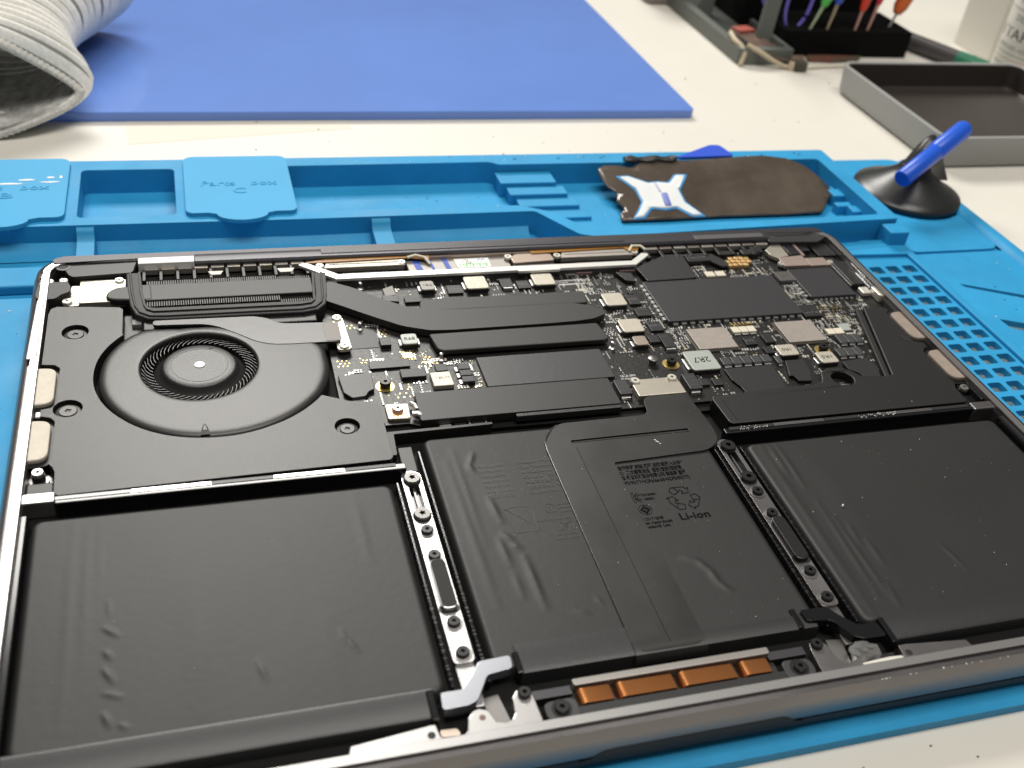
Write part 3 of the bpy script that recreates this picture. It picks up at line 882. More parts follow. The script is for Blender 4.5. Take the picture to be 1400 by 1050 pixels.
def ring_f(ins, z, rr=None):
    out = []
    for k in range(NF):
        d = 360 * k / NF
        R = rr if rr is not None else interp(fanr, d) - ins
        out.append((FC[0] + R * math.cos(math.radians(d)), FC[1] + R * math.sin(math.radians(d)), z))
    return out


FAN = MB().rings([ring_f(0, -6.8), ring_f(0, -2.6), ring_f(.3, -1.75), ring_f(.8, -1.2), ring_f(1.5, -.95), ring_f(2.4, -.83), ring_f(3.4, -.79), ring_f(0, -.775, 18.4), ring_f(0, -.78, 17.5), ring_f(0, -.95, 17.0), ring_f(0, -1.4, 16.8), ring_f(0, -2.6, 16.8)]).build('cooling_fan', FANP, LAP, smooth=True, ang=50, label='round black cooling fan with snail shaped housing')
bl = MB()
NB = 52
for k in range(NB):
    a0 = 2 * math.pi * k / NB
    pr = []
    for r, da in ((13.4, 0.0), (14.4, 0.07), (15.5, 0.18), (16.7, 0.34)):
        a = a0 - da
        w = .010
        pr.append(((FC[0] + r * math.cos(a - w), FC[1] + r * math.sin(a - w)), (FC[0] + r * math.cos(a + w), FC[1] + r * math.sin(a + w))))
    loop = [p[0] for p in pr] + [p[1] for p in reversed(pr)]
    n = len(loop)
    vs = [(x, y, -5.2) for x, y in loop] + [(x, y, -2.35 + .2 * (i in (3, 4))) for i, (x, y) in enumerate(loop)]
    bl.add(vs, [(i, (i + 1) % n, (i + 1) % n + n, i + n) for i in range(n)] + [tuple(range(n, 2 * n))])
bl.build('fan_blades', mat('blade_black', (.012, .012, .012), .35), FAN, kind='stuff', fixn=True)
MB().cyl(*FC, 16.7, -6.0, -5.2, 48).build('fan_floor', HOLE, FAN)
hub = MB().lathe(*FC, [(14.4, -5.2), (13.4, -4.2), (12.0, -3.2), (11.2, -2.3), (10.85, -1.5), (10.6, -1.15), (10.2, -.98), (8.35, -.93), (8.3, -1.0), (8.15, -1.0), (8.1, -.92), (0.5, -.88)], 64).build('fan_hub', FANP, FAN, smooth=True, ang=50)
MB().lathe(*FC, [(1.55, -.86), (1.5, -.65), (1.1, -.55), (.7, -.7)], 20).build('hub_pin', STEEL, hub, smooth=True)
MB().cyl(FC[0] + 3.6, FC[1] + 8.6, .55, -1.0, -.84, 12).build('hub_hole', HOLE, hub)
tear = [(-102.75, 112.2), (-100.35, 112.2), (-100.45, 113.6), (-100.8, 115.4), (-101.25, 116.7), (-101.55, 117.0), (-101.85, 116.7), (-102.3, 115.4), (-102.65, 113.6)]
MB().prism(tear, -3, -.66).build('housing_notch', HOLE, FAN)
MB().prism([(-102.1, 114.2), (-101.0, 114.2), (-101.2, 115.6), (-101.5, 116.4), (-101.6, 116.4), (-101.9, 115.6)], -2, -.6).build('notch_face', FANP, FAN)

# fan ribbon and outlet duct
rb = [(-115, 167.6), (-100, 166.8), (-95.8, 165.2), (-89.6, 160.2), (-84.6, 155.6), (-80, 153.4), (-74, 152.9), (-58.5, 152.7), (-58.2, 163.5), (-74.5, 164.4), (-77.5, 165.4), (-79.5, 167.8), (-84, 169.6), (-115, 170.2)]
MB().prism(rounded(rb, 2.0, 4), -1.5, -.62).build('fan_ribbon', mat('ribbon_black', (.024, .024, .025), .34, bump=.1, bscale=300), LAP, bevel=.12)
MB().prism([(-63, 153.2), (-58, 153.2), (-58, 163.2), (-63, 163.2)], -.61, -.52).build('ribbon_tail', mat('tail_brown', (.10, .08, .065), .4), LAP)
MB().box(-118, -64, 167.5, 172, -6.8, -2.2).build('outlet_duct', BLK, LAP, bevel=.4)
MB().prism(rounded([(-124, 163), (-117, 166), (-117, 180), (-124, 180)], .8, 2), -6.8, -4.6).build('duct_bracket', BLK, LAP, bevel=.3)
screw(-119.2, 166.6, -3.4, 1.7, SCRD, LAP, h=1.0)
MB().box(-121.5, -118.5, 172.5, 175.5, -5, -3.2).build('grey_clip', mat('clip_grey', (.22, .22, .22), .5), LAP, bevel=.3)

# ------- heat sink
HS = MB().box(-117.2, -63.2, 182.9, 192.4, -3.2, -1.0).build('heat_sink', PIPE, LAP, bevel=.3, label='black finned heat sink with pipe and two cooling plates')
g_out = [(-123.3, 200.2), (-122.9, 190), (-121.8, 179.8), (-120.2, 174.8), (-116.6, 171.9), (-112, 171.3), (-68, 170.9), (-63, 172.0), (-60.2, 175.2), (-59.2, 180), (-57.8, 195.0), (-62.0, 195.2), (-63.0, 181.2), (-63.8, 178.8), (-66.2, 177.6), (-113.6, 178.0), (-116.2, 178.9), (-117.5, 181.4), (-118.6, 200.0)]
MB().prism(g_out, -6.8, -.75).build('foam_gasket', GASK, HS, bevel=.5, seg=3)
for d0, d1, mt in ((0.6, 1.35, 0), (3.4, 4.2, 0)):
    pts = []

    def along(d):
        return [(-122.9 + d, 199.6), (-122.3 + d, 188), (-121.2 + d, 179.4), (-119.6 + d * .8, 175.0 + d * .5), (-116.2 + d * .45, 172.3 + d * .85), (-111.8 + d * .1, 171.7 + d), (-68.4 - d * .1, 171.3 + d), (-63.4 - d * .45, 172.5 + d * .85), (-60.8 - d * .8, 175.6 + d * .5), (-59.8 - d, 180), (-58.5 - d, 194.6)]
    p = along(d0)
    q = along(d1)
    MB().prism(p + q[::-1], -1.0, -.2).build('gasket_lip', GASK, HS, bevel=.2)
fins = MB()
for k in range(57):
    x = -116.8 + k * .745
    fins.box(x, x + .36, 179.9, 183.0, -5.5, -1.5)
    fins.box(x, x + .36, 192.3, 195.6, -5.5, -1.7)
for k in range(57, 72):
    x = -116.8 + k * .745
    fins.box(x, x + .36, 180.0, 183.0, -5.5, -2.4)
    fins.box(x, x + .36, 192.3, 195.0, -5.5, -1.9)
fins.build('fins', mat('fin_paint', (.045, .044, .042), .45), HS, kind='stuff')
MB().prism(rounded([(-129.4, 186.6), (-128.6, 189.4), (-126, 191.6), (-115.4, 192.8), (-114.9, 183.0), (-126.4, 184.2), (-128.6, 185)], 1.2, 3), -3.4, -.85).build('pipe_end', PIPE, HS, bevel=.6, seg=3)
pipe = [(-57.6, 189.2), (-50, 184.2), (-43.3, 177.9), (-34.5, 171.0), (-27, 167.9), (-15, 167.2), (24, 167.2), (30.5, 164.8), (34.2, 161.2), (34.0, 159.4), (29.0, 157.0), (22, 156.0), (10, 155.6), (-22, 155.4), (-29, 156.0), (-37.4, 159.4), (-46.5, 166.2), (-54, 172.3), (-60.2, 177.2), (-62.5, 183)]
PI = MB().prism(rounded(pipe, 1.5, 3), -3.6, -0.95).build('heat_pipe', PIPE, HS, bevel=.7, seg=3)
MB().prism(rounded([(-30.2, 168.2), (30.4, 167.9), (31.4, 175.6), (-28.2, 175.6)], 1.2, 4), -3.4, -1.55).build('cooling_plate', PIPE, HS, bevel=.45)
MB().prism(rounded([(-29.6, 154.7), (29.3, 155.0), (30.4, 145.6), (28.8, 144.9), (-26.8, 144.9), (-28.4, 146)], 1.0, 4), -3.4, -1.45).build('cooling_plate', PIPE, HS, bevel=.45)

# ------- logic board
bo = [(-62.5, 121.5), (-52, 121.5), (-51, 113.5), (-44, 113.5), (-40, 111.5), (52, 111.5), (140, 108), (147, 112), (147, 203), (68, 203), (60, 192.5), (-56.5, 192.5), (-62, 170)]
PB = MB().prism(bo, -5.4, -4.2).build('logic_board', PCB, LAP, label='black circuit board crowded with chips')
MB().prism([(-63, 110), (146, 107), (146, 204), (-58, 204)], -6.9, -5.42).build('board_shadow_well', INNER, LAP)  # dark sheet added as the shade beneath the board
Z0 = -4.2
OCC = [(-60, -55, 148, 170), (-31, 32, 144, 177)]


def comp(name, x0, x1, y0, y1, zt, mt, bevel=.12, z0=Z0, label=None, occ=True, r=0):
    b = MB()
    if r:
        b.prism(rrect(x0, x1, y0, y1, r, 3), z0, zt)
    else:
        b.box(x0, x1, y0, y1, z0, zt)
    if occ:
        OCC.append((x0 - .4, x1 + .4, y0 - .4, y1 + .4))
    return b.build(name, mt, PB, bevel=bevel, label=label)


def inductor(x0, x1, y0, y1, zt, mt, txt=None, flip=False, tw=None, ts=2.4):
    """moulded choke: dark body, pale top plate and two solder ends"""
    body = comp('inductor', x0 + .15, x1 - .15, y0 + .15, y1 - .15, zt - .55, INDS, .2)
    MB().prism(rrect(x0, x1, y0, y1, .9, 3), zt - .7, zt).build('top_plate', mt, PB, bevel=.25)
    for a, b_ in ((x0 - .75, x0 + .3), (x1 - .3, x1 + .75)):
        MB().box(a, b_, y0 + (y1 - y0) * .22, y0 + (y1 - y0) * .78, Z0, Z0 + .95).build('solder_end', SOLD, PB, bevel=.2)
    if txt:
        xm, ym = (x0 + x1) / 2, (y0 + y1) / 2
        t = text_obj('lettering', txt, ts, xm, ym + (ts * .35 if flip else -ts * .35), zt + .03, INK, PB, rot=math.pi if flip else 0, width=tw, align='CENTER')
    OCC.append((x0 - 1, x1 + 1, y0 - .5, y1 + .5))


inductor(-38.9, -33.6, 150.6, 156.3, -2.0, INDG, 'R68', tw=3.4)
inductor(-26.2, -21.2, 182.2, 187.9, -2.0, mat('inductor_dull', (.25, .24, .22), .45, .3), '1R2', tw=3.0, ts=1.9)
for a in ((-10.0, -2.0, 181.4, 189.5), (15.2, 23.1, 181.6, 189.2), (37.2, 45.0, 165.8, 173.7), (37.3, 45.2, 149.1, 156.8)):
    inductor(*a, -2.0, INDU)
inductor(38.8, 43.6, 141.2, 146.4, -2.0, mat('inductor_brown', (.30, .25, .20), .45, .3))
MB_code = MB()
inductor(52.9, 63.1, 125.1, 135.7, -2.0, INDG, '2R7', flip=True, tw=6.0, ts=4.0)
inductor(87.6, 94.8, 129.4, 135.5, -2.0, INDU, '1R0', flip=True, tw=3.4, ts=2.2)
inductor(100.4, 107.0, 123.6, 129.8, -2.0, INDU, '1R5', flip=True, tw=3.8, ts=2.4)
comp('inductor', -33.4, -27.0, 128.2, 135.2, -2.5, INDU, .25, label='beige topped choke by the memory chips')
text_obj('lettering', '1BLO', 1.6, -32.2, 131.6, -2.47, INKG, PB, width=4.2)
# large packages
comp('memory_chip', 60.8, 75.4, 137.5, 149.6, -3.0, BGA, .12, label='beige topped square memory chip')
comp('memory_chip', 95.6, 110.3, 137.8, 150.3, -3.0, BGA, .12, label='beige topped square memory chip')
for x0, x1, y0, y1 in ((60.0, 76.1, 136.8, 150.3), (94.8, 111, 137.1, 151)):
    MB().box(x0, x1, y0, y1, Z0, -3.75).build('chip_substrate', mat('substrate', (.06, .055, .045), .5), PB)
SH = comp('shield_cover', 56.2, 110.0, 154.4, 180.6, -2.5, SHLD, .2, label='large dark grey cover over the processor')
dn = MB()
for k in range(16):
    x = 58 + k * 3.3
    dn.box(x, x + 1.8, 153.6, 154.38, Z0, -3.5)
for k in range(9):
    y = 156.5 + k * 2.7
    dn.box(55.1, 56.15, y, y + 1.7, Z0, -3.3)
dn.build('shield_solder', SOLD, PB, kind='stuff')
OCC.append((54.5, 57, 153, 181))
comp('shield_cover', 118.4, 138.0, 164.2, 184.0, -2.5, SHLD, .2, label='square dark cover by the ports')
dn = MB()
for k in range(8):
    dn.box(120 + k * 2.2, 121.2 + k * 2.2, 163.3, 164.1, Z0, -3.6)
for k in range(7):
    dn.box(117.0, 118.3, 166 + k * 2.4, 167.3 + k * 2.4, Z0, -3.4)
dn.build('shield_solder', SOLD, PB, kind='stuff')
comp('shield_cover', -16.6, 25.8, 126.5, 142.0, -3.0, SHLD, .2, label='dark cover over the storage chips')
comp('chip', 111.8, 118.6, 176.2, 182.8, -2.5, mat('chip_grey', (.10, .095, .09), .45, .3), .12)
text_obj('lettering', 'uSA', 1.4, 113.5, 179.2, -2.47, INKG, PB, width=3)
# tape sheets
MB().prism([(57.4, 190.0), (72.6, 198.2), (79.6, 198.2), (78.6, 181.2), (76.5, 180.8), (58.4, 180.4)], -2.9, -2.0).build('insulating_sheet', TAPE, PB, bevel=.12)
OCC.append((57, 80, 180, 198))
MB().prism(rounded([(-41.0, 111.6), (22.2, 111.6), (22.4, 124.8), (-40.4, 124.8)], .6, 2), -4.1, -1.9).build('insulating_sheet', mat('sheet_satin', (.018, .0178, .0175), .45, bump=.06, bscale=300), PB, bevel=.2)
OCC.append((-42, 23, 111, 125))
MB().box(-12, 22.0, 110.0, 111.5, -4.6, -2.2).build('sheet_edge', TAPE, PB, bevel=.3)
MB().prism([(64.6, 126.2), (82.6, 126.4), (81.4, 111.4), (66.4, 111.4), (66.2, 116.2), (64.8, 120)], -3.9, -3.3).build('insulating_sheet', TAPE, PB, bevel=.1)
OCC.append((64, 83, 111, 127))
MB().prism([(88.2, 127.6), (95.2, 127.5), (94.2, 121), (92.9, 118), (92.2, 115.8), (87.6, 116.3), (87, 119.2), (85.6, 119.4)], -3.7, -2.9).build('insulating_sheet', TAPE, PB, bevel=.1)
OCC.append((85, 96, 115, 128))
MB().prism([(108.8, 124.6), (118.9, 125.7), (119.8, 121), (118.6, 116.2), (117.6, 113.5), (112.2, 113.9), (111.2, 118.0), (108.6, 120.4)], -3.7, -2.9).build('insulating_sheet', TAPE, PB, bevel=.1)
OCC.append((108, 120, 113, 126))
MB().prism([(-51.2, 140.4), (-38.4, 140.5), (-38.0, 144.4), (-51, 144.5)], -3.9, -3.35).build('insulating_sheet', TAPE, PB, bevel=.1)
OCC.append((-52, -38, 140, 145))
MB().prism([(-61.6, 137.4), (-51.3, 137.8), (-51.6, 129.6), (-53.4, 128.6), (-54.8, 126.4), (-58.9, 126.0), (-61.0, 128.8)], -3.8, -2.8).build('insulating_sheet', TAPE, PB, bevel=.15)
OCC.append((-62, -51, 126, 138))
MB().prism([(-58.6, 125.9), (-54.9, 126.2), (-54.8, 125.2), (-58.8, 125.0)], -4.4, -3.9).build('sheet_edge', SOLD, PB)
MB().prism([(-40.6, 180), (-35.2, 179.6), (-35.4, 175.6), (-40.8, 176.6)], -3.4, -2.0).build('folded_tape', TAPE, PB, bevel=.15)
MB().prism([(-39.8, 183.4), (-36.2, 184.6), (-35.8, 180.6), (-39.4, 180.4)], -3.4, -2.2, ztop=lambda x, y: -2.6 + (y - 180) * .3).build('grey_tab', mat('tab_grey', (.35, .34, .32), .4), PB)
OCC.append((-41, -35, 175, 185))
MB().prism([(48.6, 188.6), (54.6, 187.2), (54.2, 181.4), (50.6, 182.6), (49.6, 185.4)], -3.6, -2.6).build('folded_tape', TAPE, PB, bevel=.15)
OCC.append((48, 55, 181, 189))
# connector covers and brackets
SB = comp('connector_cover', 29.3, 45.6, 114.4, 120.4, -2.1, TINC, .25, label='tin coloured cover clamping the battery cable')
comp('connector_cover', 30.0, 46.0, 120.2, 123.8, -2.9, TINC, .2)
screw(31.0, 122.4, -1.9, 1.6, STEEL, PB, h=1.2)
screw(43.9, 122.6, -1.9, 1.6, STEEL, PB, h=1.2)
comp('capacitor', 23.6, 27.8, 115.9, 123.3, -1.9, mat('cap_black', (.028, .028, .03), .4), .2)
comp('capacitor', 47.5, 52.0, 115.6, 123.6, -1.9, mat('cap_black', (.028, .028, .03), .4), .2)
for x, y in ((23.9, 115.2), (47.9, 114.9)):
    MB().box(x, x + 3.2, y, y + .9, Z0, -3.0).build('solder_end', SOLD, PB, bevel=.15)
for x, y, t in ((24.0, 121.0, '510'), (24.0, 119.0, '181'), (24.0, 117.0, '765'), (47.9, 121.0, '899'), (47.9, 119.0, '141'), (47.9, 117.0, '01A')):
    text_obj('lettering', t, 1.7, x, y, -1.87, INKG, PB, width=3.0)
# tantalum rows
TA = mat('tantalum', (.045, .047, .05), .4)


def tant(x0, y0, w, h, zt=-2.8):
    o = comp('tantalum_capacitor', x0, x0 + w, y0, y0 + h, zt, TA, .2)
    MB().box(x0 + .4, x0 + w - .4, y0 - .5, y0 + .05, Z0, Z0 + .5).build('solder_end', SOLD, PB, bevel=.1)
    MB().box(x0 + .3, x0 + w - .3, y0 - .03, y0 + .05, Z0 + .75, zt - .35).build('terminal', SOLD, PB)


for k in range(5):
    tant(65.3 + 3.75 * k, 127.9, 3.4, 3.9)
tant(85.0, 126.6, 2.2, 4.0)
for k in range(3):
    tant(114.4 + 3.25 * k, 135.0, 3.0, 4.8)
    tant(109.8 + 3.35 * k, 127.6, 3.1, 4.6)
for k in range(3):
    comp('tantalum_capacitor', -23.9, -20.0, 129.3 + 3.3 * k, 132.2 + 3.3 * k, -2.6, CHIP, .2)
    MB().box(-24.8, -23.8, 129.7 + 3.3 * k, 131.8 + 3.3 * k, Z0, -3.6).build('solder_end', SOLD, PB, bevel=.1)
for k in range(3):
    comp('cream_capacitor', 77.7 + 3.1 * k, 80.6 + 3.1 * k, 146.0, 149.4, -3.1, CREAM, .2)
    comp('solder_end', 78.0 + 3.1 * k, 80.3 + 3.1 * k, 145.3, 145.9, -3.7, SOLD, .1)
for x in (113.2, 116.6):
    comp('cream_capacitor', x, x + 3.2, 141.2, 144.6, -3.2, CREAM, .2)
comp('crystal', 119.6, 123.6, 142.8, 147.0, -3.2, INDG, .2)
for x in (84.2, 88.6):
    comp('cream_capacitor', x, x + 3.8, 183.2, 186.6, -3.2, CREAM, .25)
# assorted small chips
for (x0, x1, y0, y1, zt) in ((-42.3, -34.5, 134.1, 138.3, -2.8), (-16.8, -11.4, 181.0, 186.2, -3.3), (3.2, 7.6, 182.6, 188.6, -2.9), (9.2, 13.8, 181.8, 186.8, -3.2), (46.8, 51.2, 167.4, 173.6, -3.2), (46.8, 52.0, 159.6, 164.6, -3.0), (48.2, 53.0, 150.4, 156.0, -3.2), (45.0, 48.8, 143.4, 147.4, -2.9), (49.0, 53.0, 139.6, 147.6, -2.6), (48.9, 50.6, 173.8, 176.0, -3), (110.0, 117.0, 152.6, 160.0, -3.0), (79.4, 83.6, 138.6, 142.6, -3.3), (86.8, 90.4, 138.6, 143.6, -2.9), (84.0, 87.4, 132.6, 136.4, -3.0), (53.2, 56.2, 118.6, 121.8, -3.2), (57.6, 60.8, 118.0, 121.4, -3.2), (-33.0, -27.4, 176.6, 180.2, -3.1), (-45.8, -42.4, 151.6, 156.2, -2.6), (-30.8, -27.2, 136.6, 140.2, -3.2), (-56.0, -46.2, 152.6, 163.2, -4.05), (80.6, 90.0, 192.8, 198.4, -2.2), (131, 136, 197, 203, -2.4), (138, 146, 193, 202, -2.6)):
    comp('chip', x0, x1, y0, y1, zt, CHIP, .12)
for (x, y, w) in ((50.0, 146.9, 2.6), (49.2, 138.9, 3.4), (3.6, 182.0, 3.4), (52.6, 160.4, .9)):
    MB().box(x, x + w, y, y + .6, Z0, -3.0).build('solder_end', SOLD, PB, bevel=.1)
for x, y, t, w in ((49.4, 145.0, '47', 2.2), (47.2, 162.2, '5 Y A', 3.6), (3.6, 185.6, '2N', 2.4), (111.4, 156.0, 'C 24', 4.0)):
    text_obj('lettering', t, 1.5, x, y, -2.55 if y < 150 else -2.85, INKG, PB, width=w)
# rigid flex connector group at the back right corner
RF = mat('flex_taupe', (.34, .27, .235), .42, .35, var=.05, vscale=80)
MB().prism([(116.2, 198.4), (120, 201.6), (124.6, 201.6), (124.2, 193.4), (118.6, 192.0), (116.4, 194.4)], -3.6, -2.0).build('connector_cover', TINC, PB, bevel=.15)
MB().prism([(118.8, 192.2), (129.8, 193.2), (129.8, 185.6), (118.6, 185.8)], -3.6, -2.0).build('connector_cover', RF, PB, bevel=.15)
MB().prism([(124.9, 202.4), (129.4, 202.4), (129.8, 194.0), (125.2, 193.6)], -3.4, -1.9).build('connector_cover', mat('ffc_black', (.012, .011, .013), .35), PB, bevel=.15)
MB().prism([(129.9, 202), (130.8, 202), (131.0, 192.6), (129.9, 192.6)], -3.4, -1.8).build('connector_edge', RF, PB)
MB().prism([(130.2, 191.0), (138.2, 190.9), (139.2, 185.3), (130.0, 185.3)], -3.6, -2.1).build('connector_cover', RF, PB, bevel=.15)
comp('connector', 139.9, 146.6, 170.4, 187.2, -2.0, BLK, .3)
comp('connector_frame', 139.0, 139.9, 170.4, 186.0, -2.5, mat('frame_grey', (.16, .15, .15), .4, .5), .15)
OCC += [(115, 147, 184, 204)]
screw(118.6, 188.6, -2.2, 1.4, STEEL, PB, h=1.2)
screw(139.6, 187.4, -1.9, 1.2, STEEL, PB, h=1.2)
for (x0, x1, y0, y1, zt, mt) in ((141.2, 145.0, 164.4, 168.8, -2.4, STEEL), (145.2, 148.4, 160.0, 166.6, -1.0, STEEL), (146.4, 148.8, 172.0, 184.4, -.8, ALUL), (146.6, 148.6, 152.8, 160.4, -1.1, ALU), (145.0, 146.2, 167, 178, -1.6, mat('port_grey', (.3, .3, .31), .35, .7))):
    MB().prism(rounded([(x0, y0), (x1, y0), (x1, y1), (x0, y1)], .8, 3), -4.0, zt).build('port_bracket', mt, PB, bevel=.25)
# gold block of pads
for k in range(5):
    for j in range(3):
        if (k, j) not in ((4, 0), (0, 2)):
            MB().box(96.2 + k * 2.3, 98.0 + k * 2.3, 189.2 + j * 2.3, 191.0 + j * 2.3, Z0, -2.9 + random.uniform(-.2, .2)).build('gold_capacitor', mat('gold_cap', (.62, .40, .16), .4, .3), PB, bevel=.15)
OCC.append((95, 108, 189, 197))
MB().prism(rounded([(88.6, 197.6), (92.4, 198.0), (96.2, 192.0), (96.0, 188.8), (93.0, 188.4), (89.6, 193)], .8, 3), -3.4, -2.4).build('antenna_tape', TAPE, PB, bevel=.15)
OCC.append((88, 97, 188, 199))
# fastening points
for x, y in ((-47.9, 132.0), (47.9, 132.0), (106.3, 133.3)):
    MB().lathe(x, y, [(2.9, Z0 + .02), (2.9, Z0 + .1), (1.6, Z0 + .12)], 24).build('gold_ring', GOLD, PB)
    MB().cyl(x, y, 1.4, Z0, -3.2, 16).build('screw_neck', SCRD, PB, smooth=True)
    screw(x, y, -2.1, 1.75, SCRD, PB, h=1.3)
    OCC.append((x - 3.2, x + 3.2, y - 3.2, y + 3.2))
MB().lathe(41.7, 133.4, [(1.3, Z0), (1.3, -2.8), (1.7, -2.6), (1.7, -2.1), (1.2, -1.9)], 20).build('metal_post', ALU, PB, smooth=True)
OCC.append((39.5, 44, 131, 136))
for x, y in ((-50.7, 163.6), (-27.8, 143.6), (-46.7, 188.0), (30.9, 143.2)):
    MB().lathe(x, y, [(1.3, Z0), (1.2, Z0 + .4), (.55, Z0 + .7), (.5, -2.4), (.75, -2.1), (.6, -1.6), (.2, -1.4)], 14).build('spring_pin', ALUL, PB, smooth=True)
# small bracket board at lower left
MB().prism(rounded([(-50, 115.0), (-43.4, 114.6), (-42.8, 121.6), (-49.9, 122.0)], .5, 2), -4.2, -3.1).build('tie_plate', TINC, PB, bevel=.2)
MB().lathe(-46.6, 118.4, [(2.6, -3.1), (2.6, -2.98), (1.4, -2.95)], 24).build('copper_ring', mat('copper_ring', (.75, .42, .25), .35, .7), PB)
screw(-46.6, 118.5, -1.8, 1.7, SCRB, PB, h=1.2)
for k in range(5):
    MB().box(-49 + k * 1.15, -48.2 + k * 1.15, 115.0, 116.0, -3.1, -2.95).build('gold_finger', GOLD, PB)
MB().tube([(-42.2, 120.8, -2.6), (-41.4, 119.4, -2.4), (-41.0, 117.4, -2.5)], .75, 10).build('spring_clip', SOLD, PB, smooth=True)
MB().tube([(-42.6, 115.8, -2.6), (-41.2, 115.4, -2.3), (-40.2, 114.6, -2.6)], .8, 10).build('spring_clip', SOLD, PB, smooth=True)
for x, mt, w in ((-35.4, SOLD, 3.6), (-31.0, BLK, 3.8), (-26.6, SOLD, .8), (-25.4, BLK, 3.6), (-21.5, SOLD, .6)):
    MB().box(x, x + w, 109.2, 111.4, -5.6, -4.0).build('edge_contact', mt, PB, bevel=.25)
# fan-cable strap
MB().prism(rounded([(-59.4, 167.8), (-55.8, 168.2), (-55.2, 149.8), (-59.9, 149.6)], 1.6, 5), -3.0, -1.9).build('cable_strap', STEEL, PB, bevel=.2, label='bright steel strap clamping the fan cable')
screw(-57.8, 167.2, -1.2, 1.6, STEEL, PB, h=.9)
screw(-57.6, 151.3, -1.2, 1.6, STEEL, PB, h=.9)

# the crowd of tiny surface-mount parts
groups = {'S': (MB(), SOLD), 'G': (MB(), GOLD), 'D': (MB(), TA), 'C': (MB(), CREAM), 'W': (MB(), SILK)}


def free(x, y, m_=0.3):
    for a, b_, c, d in OCC:
        if a - m_ < x < b_ + m_ and c - m_ < y < d + m_:
            return False
    return True


zones = [(-61, -30, 122, 150, 85), (-55, -34, 146, 172, 45), (-52, 36, 177, 191, 150), (31, 56, 140, 190, 420), (24, 56, 112, 142, 70), (54, 128, 112, 153, 700), (78, 118, 181, 200, 300), (108, 140, 140, 165, 360), (110, 120, 160, 186, 190), (53, 62, 136, 156, 60), (-26, -14, 126, 144, 80), (-36, -22, 140, 150, 50)]
for (xa, xb, ya, yb, cnt) in zones:
    cnt = int(cnt * 1.7)
    done = 0
    while done < cnt:
        cx, cy = random.uniform(xa, xb), random.uniform(ya, yb)
        mode = random.random()
        if mode < .45:      # a short row of the same part
            n, vert = random.randint(2, 5), random.random() < .5
            w, h = random.choice(((.5, .9), (.6, 1.0), (.45, .7)))
            kind = random.choice('SSDCW')
            for k in range(n):
                x, y = (cx + k * .95, cy) if not vert else (cx, cy + k * 1.1)
                done += 1
                if free(x, y) and ya < y < yb and xa < x < xb:
                    if kind in 'DC':
                        groups[kind][0].box(x - w / 2, x + w / 2, y - h / 2 + .2, y + h / 2 - .2, Z0, Z0 + .42)
                        for s in (-1, 1):
                            groups['S'][0].box(x - w / 2, x + w / 2, y + s * h / 2 - .18, y + s * h / 2 + .18, Z0, Z0 + .36)
                    elif kind == 'W':
                        groups['W'][0].box(x - .12, x + .12, y - h / 2, y + h / 2, Z0, Z0 + .03)
                    else:
                        groups['S'][0].box(x - w / 2, x + w / 2, y - h / 2, y + h / 2, Z0, Z0 + .25)
        else:               # vias and test points
            r = random.choice((.16, .2, .28))
            kind = random.choice('GSGSW')
            done += 1
            if free(cx, cy):
                groups[kind][0].lathe(cx, cy, [(r, Z0), (r * .9, Z0 + .05)], 6)
# via fields beside the strap, chip and memory
for (x0, y0, nx, ny, d, kind) in ((-54.6, 160, 2, 5, 1.5, 'G'), (-47.2, 158.6, 4, 4, 1.3, 'G'), (-60.4, 143.8, 3, 3, 1.4, 'G'), (-53, 145, 4, 2, 1.2, 'G'), (112, 137.8, 2, 8, 1.5, 'S'), (-33.0, 142, 4, 4, 1.2, 'G'), (31.6, 150.6, 4, 5, 1.1, 'S'), (119, 150, 6, 7, 1.7, 'G'), (-45, 126, 3, 3, 1.9, 'G')):
    for i in range(nx):
        for j in range(ny):
            x, y = x0 + i * d + (.5 * d if j % 2 else 0), y0 + j * d
            if free(x, y, 0):
                groups[kind][0].lathe(x, y, [(.33, Z0), (.28, Z0 + .06)], 6)
# white board legends and pads by the hinge
for (x0, x1, y0) in ((24.6, 37.5, 186.2), (25.2, 37.6, 183.6)):
    k = x0
    while k < x1:
        groups['S'][0].box(k, k + .38, y0, y0 + .9, Z0, Z0 + .12)
        k += .55
for k in range(13):
    groups['G'][0].box(-43 + k * .0, -43, 0, 0, 0, 0) if False else None
for k in range(6):
    groups['G'][0].box(79.2 + k * 1.5, 79.9 + k * 1.5, 151.0, 152.2, Z0, -3.5)
    groups['S'][0].box(79.2 + k * 1.5, 79.9 + k * 1.5, 152.2, 152.7, Z0, -3.6)
groups['G'][0].box(-39.6, -36.4, 145.6, 148.6, Z0, Z0 + .3)
for k in range(5):
    for yy in (144.7, 149.0):
        groups['G'][0].box(-40.2 + k * 1.0, -39.7 + k * 1.0, yy, yy + .6, Z0, Z0 + .12)
for nm, key in (('solder_parts', 'S'), ('gold_vias', 'G'), ('dark_parts', 'D'), ('ceramic_parts', 'C'), ('board_legends', 'W')):
    groups[key][0].build(nm, groups[key][1], PB, kind='stuff')
for x, y, t, w in ((28.0, 127.2, '18A0-3R9', 5.2), (28.0, 125.6, '820-01598', 5.2), (-38, 127.2, 'IIIVX1', 3.4), (-51.6, 136.5, 'C', 1.0), (-47.0, 136.5, 'F', 1.0), (-50.6, 127.0, 'C', 1.0), (-45.8, 127.2, 'L', 1.0)):
    text_obj('lettering', t, 1.5, x, y, Z0 + .03, SILK, PB, width=w)

